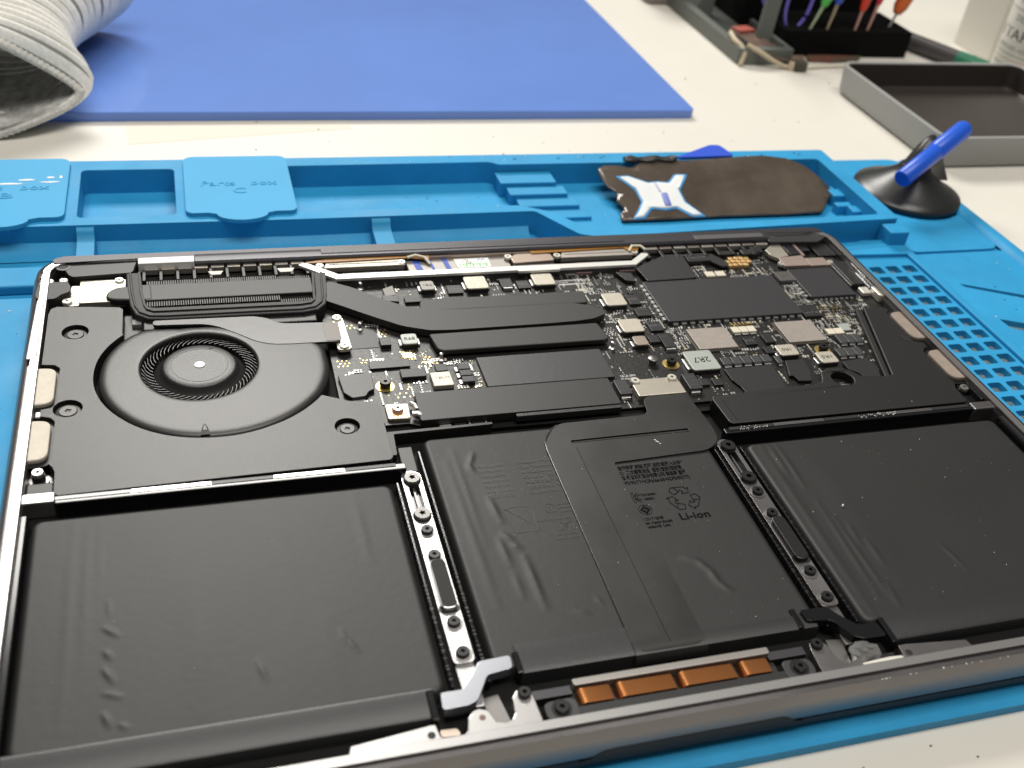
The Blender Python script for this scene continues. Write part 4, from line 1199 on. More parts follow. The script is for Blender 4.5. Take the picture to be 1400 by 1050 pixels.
# ------- right speaker module
o_spr = [(134.0, 153.8), (142.4, 152.6), (143.2, 150.4), (141.4, 149), (140.9, 147.6), (140.9, 131.6), (142.2, 130.2), (144.4, 129.4), (144.2, 126.8), (142, 125.8), (140.8, 124), (140.8, 108.6), (141.4, 106.6), (140.3, 104.8), (139.6, 103), (139.4, 96.6), (138.4, 96.0), (53.4, 96.4), (52.4, 97.4), (51.8, 108.6), (52.6, 110.4), (66, 111.0), (90.6, 112.0), (93.2, 112.4), (94.4, 114.2), (95.6, 117.4), (99.0, 119.6), (103.5, 119.8), (107.0, 117.6), (109.2, 114.2), (112, 113.4), (119.5, 112.8), (121, 113.6)]
SPR = MB().prism(o_spr, -6.9, -1.2, [circle(101.8, 113.4, 3.8, 28)]).build('speaker', mat('speaker_plastic_shaded', (.0045, .0042, .004), .48, bump=.14, bscale=5200), LAP, bevel=.35, label='black speaker module with an angled arm beside the board')  # same plastic as the left module, darkened to carry its shade
MB().cyl(101.8, 113.4, 4.2, -6.8, -4.8, 24).build('screw_well', HOLE, SPR)
MB().lathe(101.8, 113.0, [(2.9, -4.8), (2.7, -4.0), (1, -3.9)], 20).build('collar', BLK, SPR, smooth=True)
# black strip painted in as the side shadow along the arm
MB().prism([(131.3, 154.2), (133.9, 153.9), (120.9, 113.4), (118.6, 113.2)], -5.4, -2.2).build('arm_side_shadow', HOLE, SPR, bevel=.4)
MB().prism(rounded([(136.6, 134.6), (139.6, 133.6), (139.8, 130.6), (138.0, 131.2), (137.2, 133.0)], .6, 3), -1.25, -1.12).build('keyhole', HOLE, SPR)
MB().tube([(55.4, 98.0, -1.2), (55.0, 108, -1.2)], .2, 6).build('mould_line', BLK, SPR)
for y0, y1 in ((131.8, 149.4), (108.0, 125.0)):
    MB().prism(rounded([(149.9, y0 - 1.2), (140.9, y0 - 1.0), (140.9, y1 + 1.2), (149.8, y1 + 1.2)], 3.4, 6), -3.2, -2.6).build('pad_seat', BLK, SPR)
    MB().prism(rounded([(148.6, y0), (141.8, y0 + .4), (141.7, y1 - .6), (148.8, y1)], 3.0, 6), -2.6, -1.0).build('speaker_pad', RUBD, SPR, bevel=.4, label='brown foam pad')

# corner posts, side bars
for sx in (-1, 1):
    MB().cyl(sx * 143.9, 104.2, 2.6, -6.8, -4.6, 20).build('post_foot', ALU, LAP, smooth=True)
    MB().cyl(sx * 143.9, 104.2, 1.7, -4.6, -2.8, 16).build('post', BLK, LAP, smooth=True)
    screw(sx * 143.9, 104.2, -1.7, 1.55, SCRB, LAP, h=1.1)
    a, b = sorted((sx * 146.6, sx * 139.8))
    MB().box(a, b, 95.8, 101.5, -6.8, -3.2).build('corner_boss', BLKG if sx > 0 else BLK, LAP, bevel=.5)
    MB().box(a, b, 99.5, 106.4, -6.85, -5.0).build('corner_shelf', ALU, LAP, bevel=.3)
MB().prism(rounded([(-150.4, 152.5), (-147.2, 152.5), (-147.0, 184.6), (-149.6, 184.6)], .5, 2), -4.0, .12).build('side_bar', ALU, LAP, bevel=.3)
MB().prism([(144.6, 96.4), (146.4, 96.4), (146.8, 106), (145.0, 106)], -4.0, -1.0).build('side_bar', BLKG, LAP, bevel=.3)

# ------- hinge side
MB().prism(rounded([(-149.8, 195.0), (-141.2, 195.8), (-140.0, 192.4), (-140.2, 189.2), (-142.6, 188.0), (-144.2, 185.6), (-149.2, 185.2), (-150.4, 188)], 1.0, 4), -4.4, -.3).build('corner_cap', mat('cap_matte', (.022, .0215, .021), .5), LAP, bevel=.35)
screw(-146.7, 197.2, -.8, 1.35, STEEL, LAP, h=1.2)
screw(-142.5, 197.4, -.8, 1.35, STEEL, LAP, h=1.2)
HB = MB().prism(rounded([(-145.6, 208.6), (-119.6, 209.6), (-121.2, 200.0), (-139.6, 198.8), (-141.0, 200), (-142.4, 203.6), (-146.6, 204.6)], 1.4, 4), -5, -.6).build('hinge_cover', mat('cover_matte', (.024, .024, .025), .45), LAP, bevel=.3)
MB().lathe(-143.0, 205.6, [(2.6, -.62), (2.5, -.5), (1.7, -.45), (1.5, -.75)], 24).build('hinge_hole', BLK, HB, smooth=True)
MB().cyl(-143.0, 205.6, 1.5, -.8, -.46, 20).build('hinge_hole_floor', HOLE, HB)
MB().box(-135.5, -124.2, 206.6, 207.4, -.62, -.45).build('cover_slot', HOLE, HB)
MB().tube([(-149.2, 198.2, -.6), (-148.6, 201.4, -.3), (-146.6, 204.4, -.3), (-144.6, 205.6, -.5)], .55, 8).build('hinge_wire', ALUL, LAP, smooth=True)
MB().prism(rounded([(-137.6, 198.4), (-123.4, 198.2), (-123.4, 184.8), (-137.4, 184.8)], .4, 2), -4.4, -2.0).build('hinge_plate', TINC, LAP, bevel=.15)
MB().prism(rounded([(-142.4, 187.6), (-140.6, 184.2), (-137.5, 184.2), (-137.6, 196.2), (-140.2, 196.2), (-140.6, 189)], .6, 3), -4.6, -2.6).build('hinge_plate', TINC, LAP, bevel=.15)
screw(-141.0, 186.4, -1.8, 1.6, STEEL, LAP, h=1.2)
screw(-125.4, 197.2, -1.4, 1.5, STEEL, LAP, h=1.0)
# long hinge bars
MB().box(-119.4, -101.2, 203.6, 207.4, -3, .55).build('hinge_label', mat('label_white', (.78, .78, .78), .4), LAP, bevel=.2)
hbp = [(209.9, -4), (209.9, -.4), (208.6, .35), (206.6, .5), (204.2, .3), (203.6, -.4), (203.6, -4)]
MB().rings([[(x, y, z) for y, z in hbp] for x in (-101.0, -72, 20, 120)], True, True).build('hinge_bar', ALUD, LAP, smooth=True, ang=30, fixn=True, label='long dark hinge cover along the back edge')
MB().prism([(-58, 205.4), (58, 205.4), (58, 208.2), (-58, 208.2)], .3, .62).build('hinge_strip', mat('strip_dark', (.035, .034, .04), .35), LAP, bevel=.1)
MB().prism([(88, 204.4), (118, 204.4), (118, 207.6), (88, 207.6)], .3, .6).build('hinge_strip', mat('strip_grey', (.12, .115, .12), .4, .3), LAP, bevel=.1)
MB().prism(rounded([(119.8, 209.8), (144.4, 208.6), (146.4, 204.0), (141, 200.4), (119.4, 201.8)], 1.2, 3), -5, -.4).build('hinge_cover', mat('cover_matte', (.024, .024, .025), .45), LAP, bevel=.3)
MB().box(124, 139.5, 206.0, 207.2, -.42, -.25).build('cover_slot', HOLE, LAP)
MB().prism(rounded([(-146, 209.4), (-143, 210.8), (143, 210.8), (146, 209.4), (146, 207.0), (120, 207.6), (-119.5, 207.5), (-146, 206.6)], .6, 2), -1.0, .3).build('rear_edge', ALUD, LAP, bevel=.25)
# vent comb behind the fins and at the right
for k in range(11):
    x = -117.5 + k * 5.4
    if x < -63:
        MB().box(x, x + 4.4, 202.2, 203.5, -3.4, -1.3).build('vent_tab', TINC if k % 2 else PALE, LAP, bevel=.15)
        MB().box(x - .7, x + .4, 196.0, 203.0, -4, -1.6).build('vent_rib', BLK, LAP, bevel=.15)
MB().prism([(-97, 199.8), (-92, 199.8), (-93, 197.6), (-96, 197.6)], -2.6, -1.4).build('vent_tooth', PALE, LAP)
MB().prism([(-74, 199.8), (-68, 199.8), (-69, 197.4), (-73, 197.4)], -2.6, -1.4).build('vent_tooth', PALE, LAP)
for k in range(9):
    x = 66 + k * 6.0
    MB().box(x, x + 5.0, 201.6, 203.2, -3.4, -1.4).build('vent_tab', mat('tab_dull', (.22, .19, .17), .45, .5) if k % 2 else PALE, LAP, bevel=.15)
    MB().box(x - 1.0, x + .3, 196.4, 202.8, -4, -1.9).build('vent_rib', BLK, LAP, bevel=.15)
MB().box(-118, -58, 196, 204, -6.9, -4.2).build('vent_floor', HOLE, LAP)
MB().box(60, 146, 203, 204.5, -6.9, -4.2).build('vent_floor', HOLE, LAP)
# white cable cover with turned ends
WB = MB().prism([(-66.4, 200.6), (-64.8, 202.0), (-63.0, 201.2), (-53.6, 193.2), (56.6, 193.2), (62.6, 198.4), (64.6, 198.2), (65.0, 197.0), (57.4, 190.4), (27.0, 190.3), (27.0, 189.6), (11.0, 189.6), (11.0, 190.3), (-54.6, 190.2)], -1.9, -.9).build('cable_cover', mat('cover_white', (.80, .79, .76), .3, .3), LAP, bevel=.25, label='bright white bar in front of the display cables')
MB().box(-54.4, 57.2, 190.5, 191.2, -5.2, -1.92).build('cover_skirt', mat('skirt', (.05, .05, .05), .4), WB)
for x0, x1 in ((34, 40), (51, 57)):
    MB().box(x0, x1, 189.9, 190.4, -4.1, -3.2).build('skirt_window', mat('win_pink', (.20, .13, .13), .5), WB)
# display cables, brackets and shields
MB().box(-58, 60, 193.4, 203.4, -6.9, -4.6).build('hinge_well', HOLE, LAP)
MB().prism([(-28, 195.4), (10, 195.4), (10, 202.8), (-28, 202.8)], -4.6, -2.4).build('antenna_shield', PALE, LAP, bevel=.15)
for x0, x1 in ((-25.2, -22.8), (-19.4, -18.4), (-14.2, -12.4)):
    MB().prism([(x0, 195.6), (x1, 195.6), (x1 - .6, 202.6), (x0 - .6, 202.6)], -2.4, -2.25).build('blue_mark', BLUI, LAP)
LB = MB().prism([(-9.8, 195.7), (2.4, 195.7), (2.8, 202.2), (-10.4, 202.2)], -2.4, -2.2).build('paper_label', PAPER, LAP)
sg = MB()
for k in range(9):
    x = -8.8 + k * 1.25
    stroke(sg, [(x, 196.4), (x, 198.4), (x + .9, 198.4), (x + .9, 196.4)][: 3 + k % 2], .28, -2.17)
sg.build('green_writing', GREEN, LB)
sg = MB()
stroke(sg, [(-6.4, 201.4), (-5.2, 200.6), (-6.2, 199.4), (-5.0, 198.4), (-4.2, 199.2), (-5.2, 199.8)], .22, -2.16)
sg.build('black_writing', INK, LB)
sg = MB()
stroke(sg, [(-1.8, 200.0), (-1.0, 201.4), (-.2, 200.2), (.6, 201.6), (1.2, 200.4)], .22, -2.16)
stroke(sg, [(-7.6, 199.6), (-6.8, 200.6)], .22, -2.16)
sg.build('blue_writing', BLUI, LB)
MB().box(-20, 20, 202.9, 204.6, -3, -1.2).build('shield_edge', BRNZ, LAP, bevel=.15)
for x0, x1, nm in ((-58.0, -29.2, 'L'), (30.2, 59.4, 'R')):
    MB().prism([(x0, 198.4), (x1, 198.4), (x1 - 1.8, 202.8), (x0 + 1.6, 202.8)], -3.4, -1.3).build('cable_clamp', TINC if nm == 'L' else mat('clamp_taupe', (.46, .42, .38), .36, .6), LAP, bevel=.2)
    MB().box(x0 + 2, x1 - 2, 200.4, 200.8, -1.3, -1.12).build('clamp_rib', PALE, LAP)
    MB().box(x0 + 6, x1 - 6, 194.4, 197.2, -4.4, -2.8).build('cable_sleeve', BLK, LAP, bevel=.4)
    screw(x0 - 1.2, 200.0, -1.0, 1.5, STEEL, LAP, h=1.0)
    screw(x1 - .8 if nm == 'L' else x1 + 1.0, 200.2, -1.0, 1.5, STEEL, LAP, h=1.0)
MB().prism(rounded([(11.0, 196.0), (27.2, 197.0), (26.8, 201.6), (23.6, 202.6), (13.2, 202.4), (10.8, 200.4)], .8, 3), -3.6, -1.3).build('cable_clamp', BRNZ, LAP, bevel=.2)
screw(10.0, 200.6, -1.0, 1.5, STEEL, LAP, h=1.0)
MB().box(10.6, 27.0, 193.4, 196.0, -4.4, -2.0).build('cable_plug', BLK, LAP, bevel=.3)
MB().prism([(-65.8, 201.4), (-57, 203.6), (-19.5, 204.2), (-19.8, 200.6), (-22.6, 201.2), (-27, 202.4), (-58, 201.6)], -1.3, -.85).build('amber_flex', KAPT, LAP, bevel=.1)
MB().prism([(18.9, 203.6), (57.6, 204.6), (63.4, 203.0), (62.0, 200.6), (58.6, 200.0), (56.6, 203.0), (19.4, 201.6)], -1.3, -.85).build('amber_flex', KAPT, LAP, bevel=.1)
for pts in ([(-27.6, 202.4, -.9), (-24.4, 203.2, -.5), (-21.4, 201.6, -.6), (-19.8, 198.6, -1.8)], [(58.2, 200.2, -.9), (60.2, 202.8, -.2), (63.8, 202.8, -.4), (65.2, 200.8, -1.0)]):
    MB().tube(pts, .55, 8).build('antenna_lead', mat('lead_white', (.66, .62, .5), .4), LAP, smooth=True)
# hinge clutter at the right
for (x0, x1, y0, y1, z) in ((96, 103, 197, 200, -2.4), (105, 109, 195.6, 199.4, -1.8), (110.2, 114.6, 196.4, 200.8, -1.6), (132, 144, 186, 192, -3.0)):
    MB().prism(rrect(x0, x1, y0, y1, .8, 3), -4.2, z).build('hinge_fitting', BLK, LAP, bevel=.3)
MB().lathe(110.6, 197.4, [(2.4, -4), (2.4, -1.8), (1.8, -1.2), (.4, -1.1)], 20).build('hinge_cap', BLK, LAP, smooth=True)

# dust on everything black
dmb = MB()
for _ in range(190):
    x, y = random.uniform(-140, 142), random.uniform(22, 120)
    r = random.choice((.06, .07, .09, .14)) if x > -8 else random.choice((.07, .09))
    if 10 > x > -8 and y < 104 or (x > 8 and y > 88 and x < 46):
        z = fz(x, y) + .02
    elif -42 < x < 42 and y < 104:
        z = bz(x, y) - .02
    elif abs(x) > 56 and y < 86:
        z = -2.95
    elif y > 97 and x > 53 and y < 110:
        z = -1.18
    else:
        continue
    if x < -53 and random.random() < .8:
        continue
    dmb.lathe(x, y, [(r, z - .1), (r * .8, z + r)], 5)
for (x, y) in ((26, 93.5), (26.6, 92.4), (27, 91.6), (26.2, 92.8), (70.1, 58.5), (69.8, 58.2)):
    dmb.box(x, x + random.uniform(.3, .8), y, y + .3, -2.9, -2.2)
for _ in range(26):
    x, y = random.uniform(54, 64), random.uniform(93, 94.8)
    dmb.box(x, x + .2, y, y + .2, -1.4, -1.2)
for _ in range(26):
    x, y = random.uniform(95, 110), random.uniform(93, 94.8)
    dmb.box(x, x + random.uniform(.1, .4), y, y + .2, -1.4, -1.15)
for _ in range(24):
    x = random.uniform(45, 130)
    dmb.box(x, x + random.uniform(.1, .35), 1.0, 1.0 + random.uniform(.1, .3), -.95, -.7)
dmb.build('dust_specks', DUST, LAP, kind='stuff')

# ================================================================ things in the tray and on the bench
# violet pad
vp = MB().prism(rrect(-166, 160, 360.6, 640, 4, 5), -17, -12.4).build('silicone_pad', VIOLET, None, bevel=.5)
tag(vp, 'glossy violet blue flat work pad behind the blue mat', 'pad')
# paper slip
ps = MB().prism([(-127.5, 361), (-125.6, 336), (-70, 344.5), (-25, 351), (-25, 361)], -17, -16.9).build('paper_slip', mat('slip_paper', (.66, .62, .53), .6), None)
tag(ps, 'cream paper slip sticking out under the violet pad', 'paper')

# brown sheet leaning in the tray
def shz(y):
    return -13.6 + (y - 245) * 10.2 / 43.0


SHO = [(73.7, 279.3), (77.8, 281.6), (83.6, 281.4), (90.0, 279.7), (97.5, 284.3), (107.2, 284.9), (117.7, 283.8), (134.1, 284.7), (147.1, 286.1), (160.0, 286.5), (171.9, 284.2), (179.4, 278.1), (183.2, 269.6), (185.3, 260.6), (179.7, 254.4), (173.0, 246.8), (154.8, 246.4), (119.0, 246.5), (95.6, 245.7), (74.8, 245.7), (75.0, 249.6), (78.4, 253.1), (76.2, 258.4), (78.4, 263.6), (74.6, 267.6), (73.7, 273.8)]
bm = bmesh.new()
from mathutils.geometry import delaunay_2d_cdt
gpts = [Vector(p) for p in rounded(SHO, 1.3, 3)]
nb = len(gpts)
allp = gpts + [Vector((x + random.uniform(-.6, .6), y + random.uniform(-.6, .6))) for x in range(76, 184, 3) for y in range(248, 285, 3)]
vs2, _, fs2, *_r = delaunay_2d_cdt(allp, [(i, (i + 1) % nb) for i in range(nb)], [], 1, 1e-4)


def sh_h(x, y):
    h = shz(y)
    h += .7 * math.exp(-((x - 140) / 22) ** 2 - ((y - 266) / 9) ** 2) + .16 * math.sin(x * .16 + y * .1) * math.sin(y * .21) + .07 * math.sin(x * .41 - y * .3)
    h += .9 * math.exp(-((y - 262 - .25 * (x - 130)) / 2.5) ** 2) * math.exp(-((x - 135) / 16) ** 2)
    return h


sheet = MB()
sheet.add([(p.x, p.y, sh_h(p.x, p.y)) for p in vs2], [tuple(f_) for f_ in fs2])
BRN = mat('brown_foil', (.080, .062, .047), .27, 0.1, bump=1.0, bscale=55, var=.3, vscale=45, wear=.08)
SE = empty('adhesive_sheet', (128, 245, -14.6), 'wavy brown plastic sheet leaning in the rear tray', 'sheet')
so = sheet.build('foil', BRN, SE, smooth=True, ang=80)
sm = so.modifiers.new('thick', 'SOLIDIFY')
sm.thickness = .0006
sm.offset = 0
XP = [(80.5, 273.6), (87.0, 274.2), (94.7, 269.2), (99.6, 269.9), (104.5, 268.9), (109.3, 274.0), (115.8, 273.6), (108.4, 263.3), (108.5, 255.7), (114.8, 246.4), (108.4, 246.3), (102.5, 252.1), (97.4, 250.8), (91.1, 252.2), (85.6, 246.2), (79.8, 245.9), (87.4, 256.5), (86.8, 264.9)]


def sheet_patch(poly, name, mt, lift):
    g = [Vector(p) for p in rounded(poly, .8, 2)]
    k = len(g)
    xs = [p.x for p in g]
    ys = [p.y for p in g]
    ins = [Vector((x, y)) for x in [min(xs) + i * 1.7 for i in range(int((max(xs) - min(xs)) / 1.7) + 1)] for y in [min(ys) + i * 1.7 for i in range(int((max(ys) - min(ys)) / 1.7) + 1)]]
    v2, _, f2, *_q = delaunay_2d_cdt(g + ins, [(i, (i + 1) % k) for i in range(k)], [], 1, 1e-4)
    b = MB().add([(p.x, p.y, sh_h(p.x, p.y) + lift) for p in v2], [tuple(q) for q in f2])
    o = b.build(name, mt, SE, smooth=True, ang=80)
    t = o.modifiers.new('thick', 'SOLIDIFY')
    t.thickness = .00025
    return o


cxx, cyy = 97.5, 261
sheet_patch(XP, 'sticker_border', mat('sticker_blue', (.05, .30, .62), .4), .55)
inner = []
k = len(XP)
for i in range(k):
    a, p, b_ = Vector(XP[i - 1]), Vector(XP[i]), Vector(XP[(i + 1) % k])
    n1 = Vector(((p - a).y, -(p - a).x)).normalized()
    n2 = Vector(((b_ - p).y, -(b_ - p).x)).normalized()
    nn_ = (n1 + n2)
    nn_ = nn_ / max(.5, nn_.length_squared / 2)
    inner.append((p.x + nn_.x * .95, p.y + nn_.y * .95))
sheet_patch(inner, 'sticker', mat('sticker_white', (.72, .74, .74), .45), .82)
sheet_patch([(98.2, 261.5), (101.2, 261.5), (100.6, 253.2), (97.4, 253.2)], 'sticker_print', mat('print_violet', (.18, .22, .55), .5), 1.0)
sheet_patch([(97.2, 268.6), (98.2, 268.6), (98.8, 262), (97.8, 262)], 'sticker_print', mat('print_pale', (.5, .52, .66), .5), 1.0)
# blue pick behind the sheet, black scrap
pk = MB().prism(rounded([(114, 285.5), (137.6, 298.6), (142.6, 298.2), (145, 286.5)], 1.8, 4), TZ + .6, TZ + 1.4, ztop=lambda x, y: TZ + 1.4)
pk = pk.build('opening_pick', mat('pick_blue', (.03, .09, .60), .35), None, bevel=.2)
tag(pk, 'royal blue plastic opening pick poking out behind the brown sheet', 'pick')
sc2 = MB()
rs = []
for i in range(9):
    x = 88.5 + i * 3.2
    rs.append([(x, 284.6 + 2.0 * math.cos(a) * (1 + .3 * math.sin(i * 2.1)), TZ + 1.2 + (1.1 + .7 * math.sin(i * 1.7)) * math.sin(a)) for a in [2 * math.pi * j / 10 for j in range(10)]])
sc2.rings(rs, True, True)
s2 = sc2.build('film_scrap', mat('scrap', (.03, .028, .026), .35, bump=.8, bscale=400), None, smooth=True, ang=40)
tag(s2, 'crumpled dark film scrap on the tray rim behind the white X sticker', 'scrap')

# suction cup
SU = empty('suction_lifter', (229, 263, -13.4), 'black rubber suction cup with a royal blue bar handle', 'suction cup')
c0 = (229, 264)
RUBK = mat('black_rubber', (.018, .019, .019), .33, bump=.1, bscale=500)
pr = [(25.2, -13.35), (25.6, -12.4), (25.0, -11.2), (21, -9.6), (15.5, -6.6), (11, -3.6), (8.2, -1.2), (7, 1.0)]
MB().lathe(*c0, pr, 48).build('rubber_cup', RUBK, SU, smooth=True, ang=50)
A = Vector((208.6, 246.0, 3.0))
B = Vector((251.0, 266.8, 18.0))
d = (B - A).normalized()
MIDP = (A + B) / 2
lugs = []
side = d.cross(Vector((0, 0, 1))).normalized()
lug = MB()
for s, zc in ((-1, 0), (1, 0)):
    pass
lb = []
for t, w, h in ((-8, 8.5, -2), (-4, 8.0, 4), (0, 7.2, 10), (4, 6.6, 15.5), (9, 6.6, 17.4), (12.5, 7.4, 15.0), (15, 8.6, 9), (17, 10.0, 3), (18, 10.4, -2)):
    lb.append((t, w, h))
base = Vector((c0[0], c0[1], -9.5))
dh = Vector((d.x, d.y, 0)).normalized()
sd = Vector((-dh.y, dh.x, 0))
rs = []
for t, w, h in lb:
    p = base + dh * (t - 1)
    rs.append([(p + sd * (w * math.cos(a)) + Vector((0, 0, (h + 4) * max(0, math.sin(a)) + 3))) for a in [math.pi * j / 10 for j in range(11)]])
MB().rings([[tuple(q) for q in r] for r in rs], True, True, closed=True).build('rubber_lug', RUBK, SU, smooth=True, ang=60, fixn=True)
HBL = mat('handle_blue', (.012, .10, .62), .35)
L_ = (B - A).length
pts = [A + d * t for t in (0, .35, L_ * .55, L_ * .56)]
MB().tube([A, A + d * .5, A + d * L_ * .56, A + d * (L_ * .56 + .5)], [3.7, 4.1, 4.1, 3.7], 20).build('handle', HBL, SU, smooth=True, ang=40)
MB().tube([A + d * L_ * .53, A + d * (L_ * .54 + .4), A + d * L_ * .97, B], [4.1, 4.5, 4.5, 3.9], 20).build('handle_grip', HBL, SU, smooth=True, ang=40)

# grey tray
GT = empty('storage_tray', (330, 348, -17), 'empty grey plastic tray with a dark floor beside the suction cup', 'tray')
def gl_(d_, z):
    return [(p[0], p[1], z) for p in rrect(267.5 + d_, 395 - d_, 294.5 + d_, 402 - d_, 9 - min(d_, 4), 6)]
GP = mat('tray_grey', (.31, .315, .305), .42, bump=.06, bscale=500)
MB().rings([gl_(3.2, -17), gl_(1.6, -15.6), gl_(.9, -13), gl_(0, -3.0), gl_(0, -.2), gl_(.3, .2), gl_(2.0, .2), gl_(2.4, -.2), gl_(2.7, -3)], True, False).build('tray_shell', GP, GT, smooth=True, ang=35)
TDK = mat('tray_dark', (.035, .028, .024), .38)
MB().rings([gl_(2.65, -.6), gl_(3.6, -13.6), gl_(5, -14.6)], False, True).build('tray_liner', TDK, GT, smooth=True, ang=35)

# white box and bottle
bx = MB().prism(rrect(414, 478, 447, 489, 3, 4), -17, 75).build('carton', mat('carton_white', (.70, .67, .60), .5), None, bevel=.5)
tag(bx, 'plain white upright carton behind the labelled bottle', 'box')
BO = empty('bottle', (425.5, 418.5, -17), 'white bottle with black lettering at the edge of the bench', 'bottle')
bc, br = (425.5, 418.5), 27.0
MB().lathe(*bc, [(br - 3, -17), (br - .8, -16.2), (br, -14.5), (br, 90), (20, 100)], 64).build('bottle_body', mat('bottle_white', (.74, .725, .66), .38), BO, smooth=True, ang=35)
view = math.atan2(-118.1 - bc[1], -99.4 - bc[0])


def bend_at(zbase, phi0):
    def f(px, py, pz):
        a = view + phi0 + px / br
        return ((br + .12 + pz) * math.cos(a), (br + .12 + pz) * math.sin(a), py + zbase)
    return f


INKB = mat('label_black', (.05, .05, .05), .5)
for body, size, z, ph, w, mt in (('TAPE', 9.5, 9.5, -1.12, 25, INKB), ('I', 9.5, 9.5, -1.32, None, INKB), ('DED', 5.2, 20.5, -.92, 10, mat('label_grey', (.25, .25, .24), .5)), ('REMOVES ADHESIVE', 3.6, 3.4, -1.22, 36, mat('label_grey', (.25, .25, .24), .5)), ('250 ml', 3.0, -7.0, -1.22, 9, mat('label_grey', (.25, .25, .24), .5)), ('MADE IN EU', 3.0, -11.0, -1.2, 20, mat('label_grey', (.25, .25, .24), .5)), ('5', 6, 31.5, -1.0, 4, mat('label_grey', (.25, .25, .24), .5))):
    text_obj('lettering', body, size, bc[0], bc[1], 0, mt, BO, width=w, bend=bend_at(z, ph))
for z, mt in ((27.0, mat('label_grey', (.25, .25, .24), .5)), (.5, mat('label_grey', (.25, .25, .24), .5)), (-2.6, mat('label_pink', (.62, .35, .33), .5))):
    MB().rings([[(bc[0] + (br + .1) * math.cos(view + p / 20), bc[1] + (br + .1) * math.sin(view + p / 20), z + h) for p in range(-25, 26)] for h in (0, .45)], closed=False).build('label_rule', mt, BO)

# tool stand group
TS = empty('tool_stand', (262, 500, -17), 'grey green tool stand with upright bars beside the black block', 'tool stand')
GG = mat('stand_green', (.115, .125, .11), .5, bump=.1, bscale=400)
MB().prism(rrect(223.5, 261, 440, 566, 2, 3), -17, -7.2, [rrect(229, 258, 446, 560, 1.5, 3)]).build('stand_base', GG, TS, bevel=.5)
MB().prism(rrect(228, 259, 445, 561, 1.5, 3), -17, -12).build('stand_floor', mat('stand_floor', (.05, .055, .05), .5, bump=.8, bscale=300), TS)
for (x0, y0) in ((246, 456), (236, 520)):
    p0, p1 = Vector((x0, y0, -12.5)), Vector((x0 + 12, y0 + 14, 70))
    e = Vector((5.2, 0, 0))
    t = Vector((0, 1.2, 0))
    MB().rings([[tuple(p + s1 * e + s2 * t) for s1, s2 in ((-1, -1), (1, -1), (1, 1), (-1, 1))] for p in (p0, p1)], True, True).build('upright_bar', GG, TS, bevel=.3, fixn=True)
bb = MB().prism(rrect(262, 354, 455.2, 496, 1.5, 3), -17, -.2).build('tool_block', mat('foam_black', (.004, .004, .004), .9, spec=.1, bump=.4, bscale=900), None, bevel=.8)
tag(bb, 'low black foam block with coloured probes standing in it', 'tool block')
bk = MB().prism(rrect(252, 352, 497, 560, 1.5, 3), -17, 62).build('tool_rack', mat('foam_black', (.004, .004, .004), .9), None, bevel=.8)
tag(bk, 'tall black rack behind the low foam block', 'tool rack')


def probe(p, q, col, tipc, label, r=3.3, tipf=.36):
    e = empty('probe', p, label, 'probe', None)
    p, q = Vector(p), Vector(q)
    m_ = p.lerp(q, tipf)
    MB().tube([p, p.lerp(m_, .9), m_], [.7, 1.1, 1.3], 10).build('tip', tipc, e, smooth=True)
    MB().tube([m_ - (q - p).normalized() * .4, m_ + (q - p).normalized() * 1.5, m_.lerp(q, .3), q], [1.5, r * .8, r, r * 1.1], 12).build('sleeve', mat('sleeve_' + label.split()[0], col, .35), e, smooth=True)


BRASS = mat('probe_brass', (.52, .42, .28), .35, .7)
PINK = mat('probe_pink', (.60, .34, .30), .4, .4)
probe((279, 458.5, -1.0), (296, 462, 40), (.10, .52, .09), mat('probe_green_tip', (.34, .42, .26), .4), 'green sleeved probe stuck in the black foam block')
probe((291, 458, -1.0), (300, 461, 45), (.03, .10, .55), BRASS, 'blue sleeved probe stuck in the black foam block')
probe((311.5, 458, -1.0), (318, 461, 42), (.72, .05, .02), PINK, 'bright red sleeved probe stuck in the black foam block', 2.9, .3)
probe((321, 458.5, -1.0), (330, 462, 44), (.55, .03, .05), PINK, 'crimson sleeved probe with a clip at its tip', 2.3, .38)
# purple scissor loops
PUR = mat('purple_plastic', (.16, .13, .52), .3)
for (cx, cy, cz, a, b_, label) in ((272.5, 463, 14, 8.5, 17, 'large purple scissor ring leaning on the black rack'), (252.5, 466, 28, 5.2, 17, 'small pale purple scissor ring by the upright bar')):
    ptsr = [(cx + a * math.cos(t) + .15 * b_ * math.sin(t), cy + 4 + .12 * b_ * math.sin(t), cz + b_ * math.sin(t)) for t in [2 * math.pi * i / 40 for i in range(41)]]
    o = MB().tube(ptsr, 1.1, 8, caps=False).build('scissor_ring', PUR, None, smooth=True)
    tag(o, label, 'scissor handle')
# orange handled driver, grey pen with green end
OD = empty('screwdriver', (346, 470, -3), 'orange handled screwdriver leaning at the end of the black block', 'screwdriver')
MB().tube([(341.5, 466, -2), (347, 468, 10)], .9, 8).build('shaft', SCRB, OD, smooth=True)
MB().tube([(345.6, 467.5, 8), (347.5, 468.4, 12), (357, 472, 30), (366, 475, 50)], [2.6, 4.6, 5.2, 5.2], 14).build('handle', mat('handle_orange', (.62, .13, .03), .4), OD, smooth=True)
PN = empty('marker_pen', (372, 446, -17), 'dark grey pen with a green end lying on the bench', 'pen')
MB().tube([(345, 520, -10.6), (366, 472, -11.0), (383, 436, -11.4)], 5.4, 16).build('pen_body', mat('pen_dark', (.06, .055, .055), .4), PN, smooth=True)
MB().tube([(381.6, 439, -11.4), (389.5, 422, -11.5), (390.2, 420.6, -11.5)], [5.7, 5.7, 5.0], 16).build('pen_cap', mat('pen_green', (.015, .16, .085), .4), PN, smooth=True)
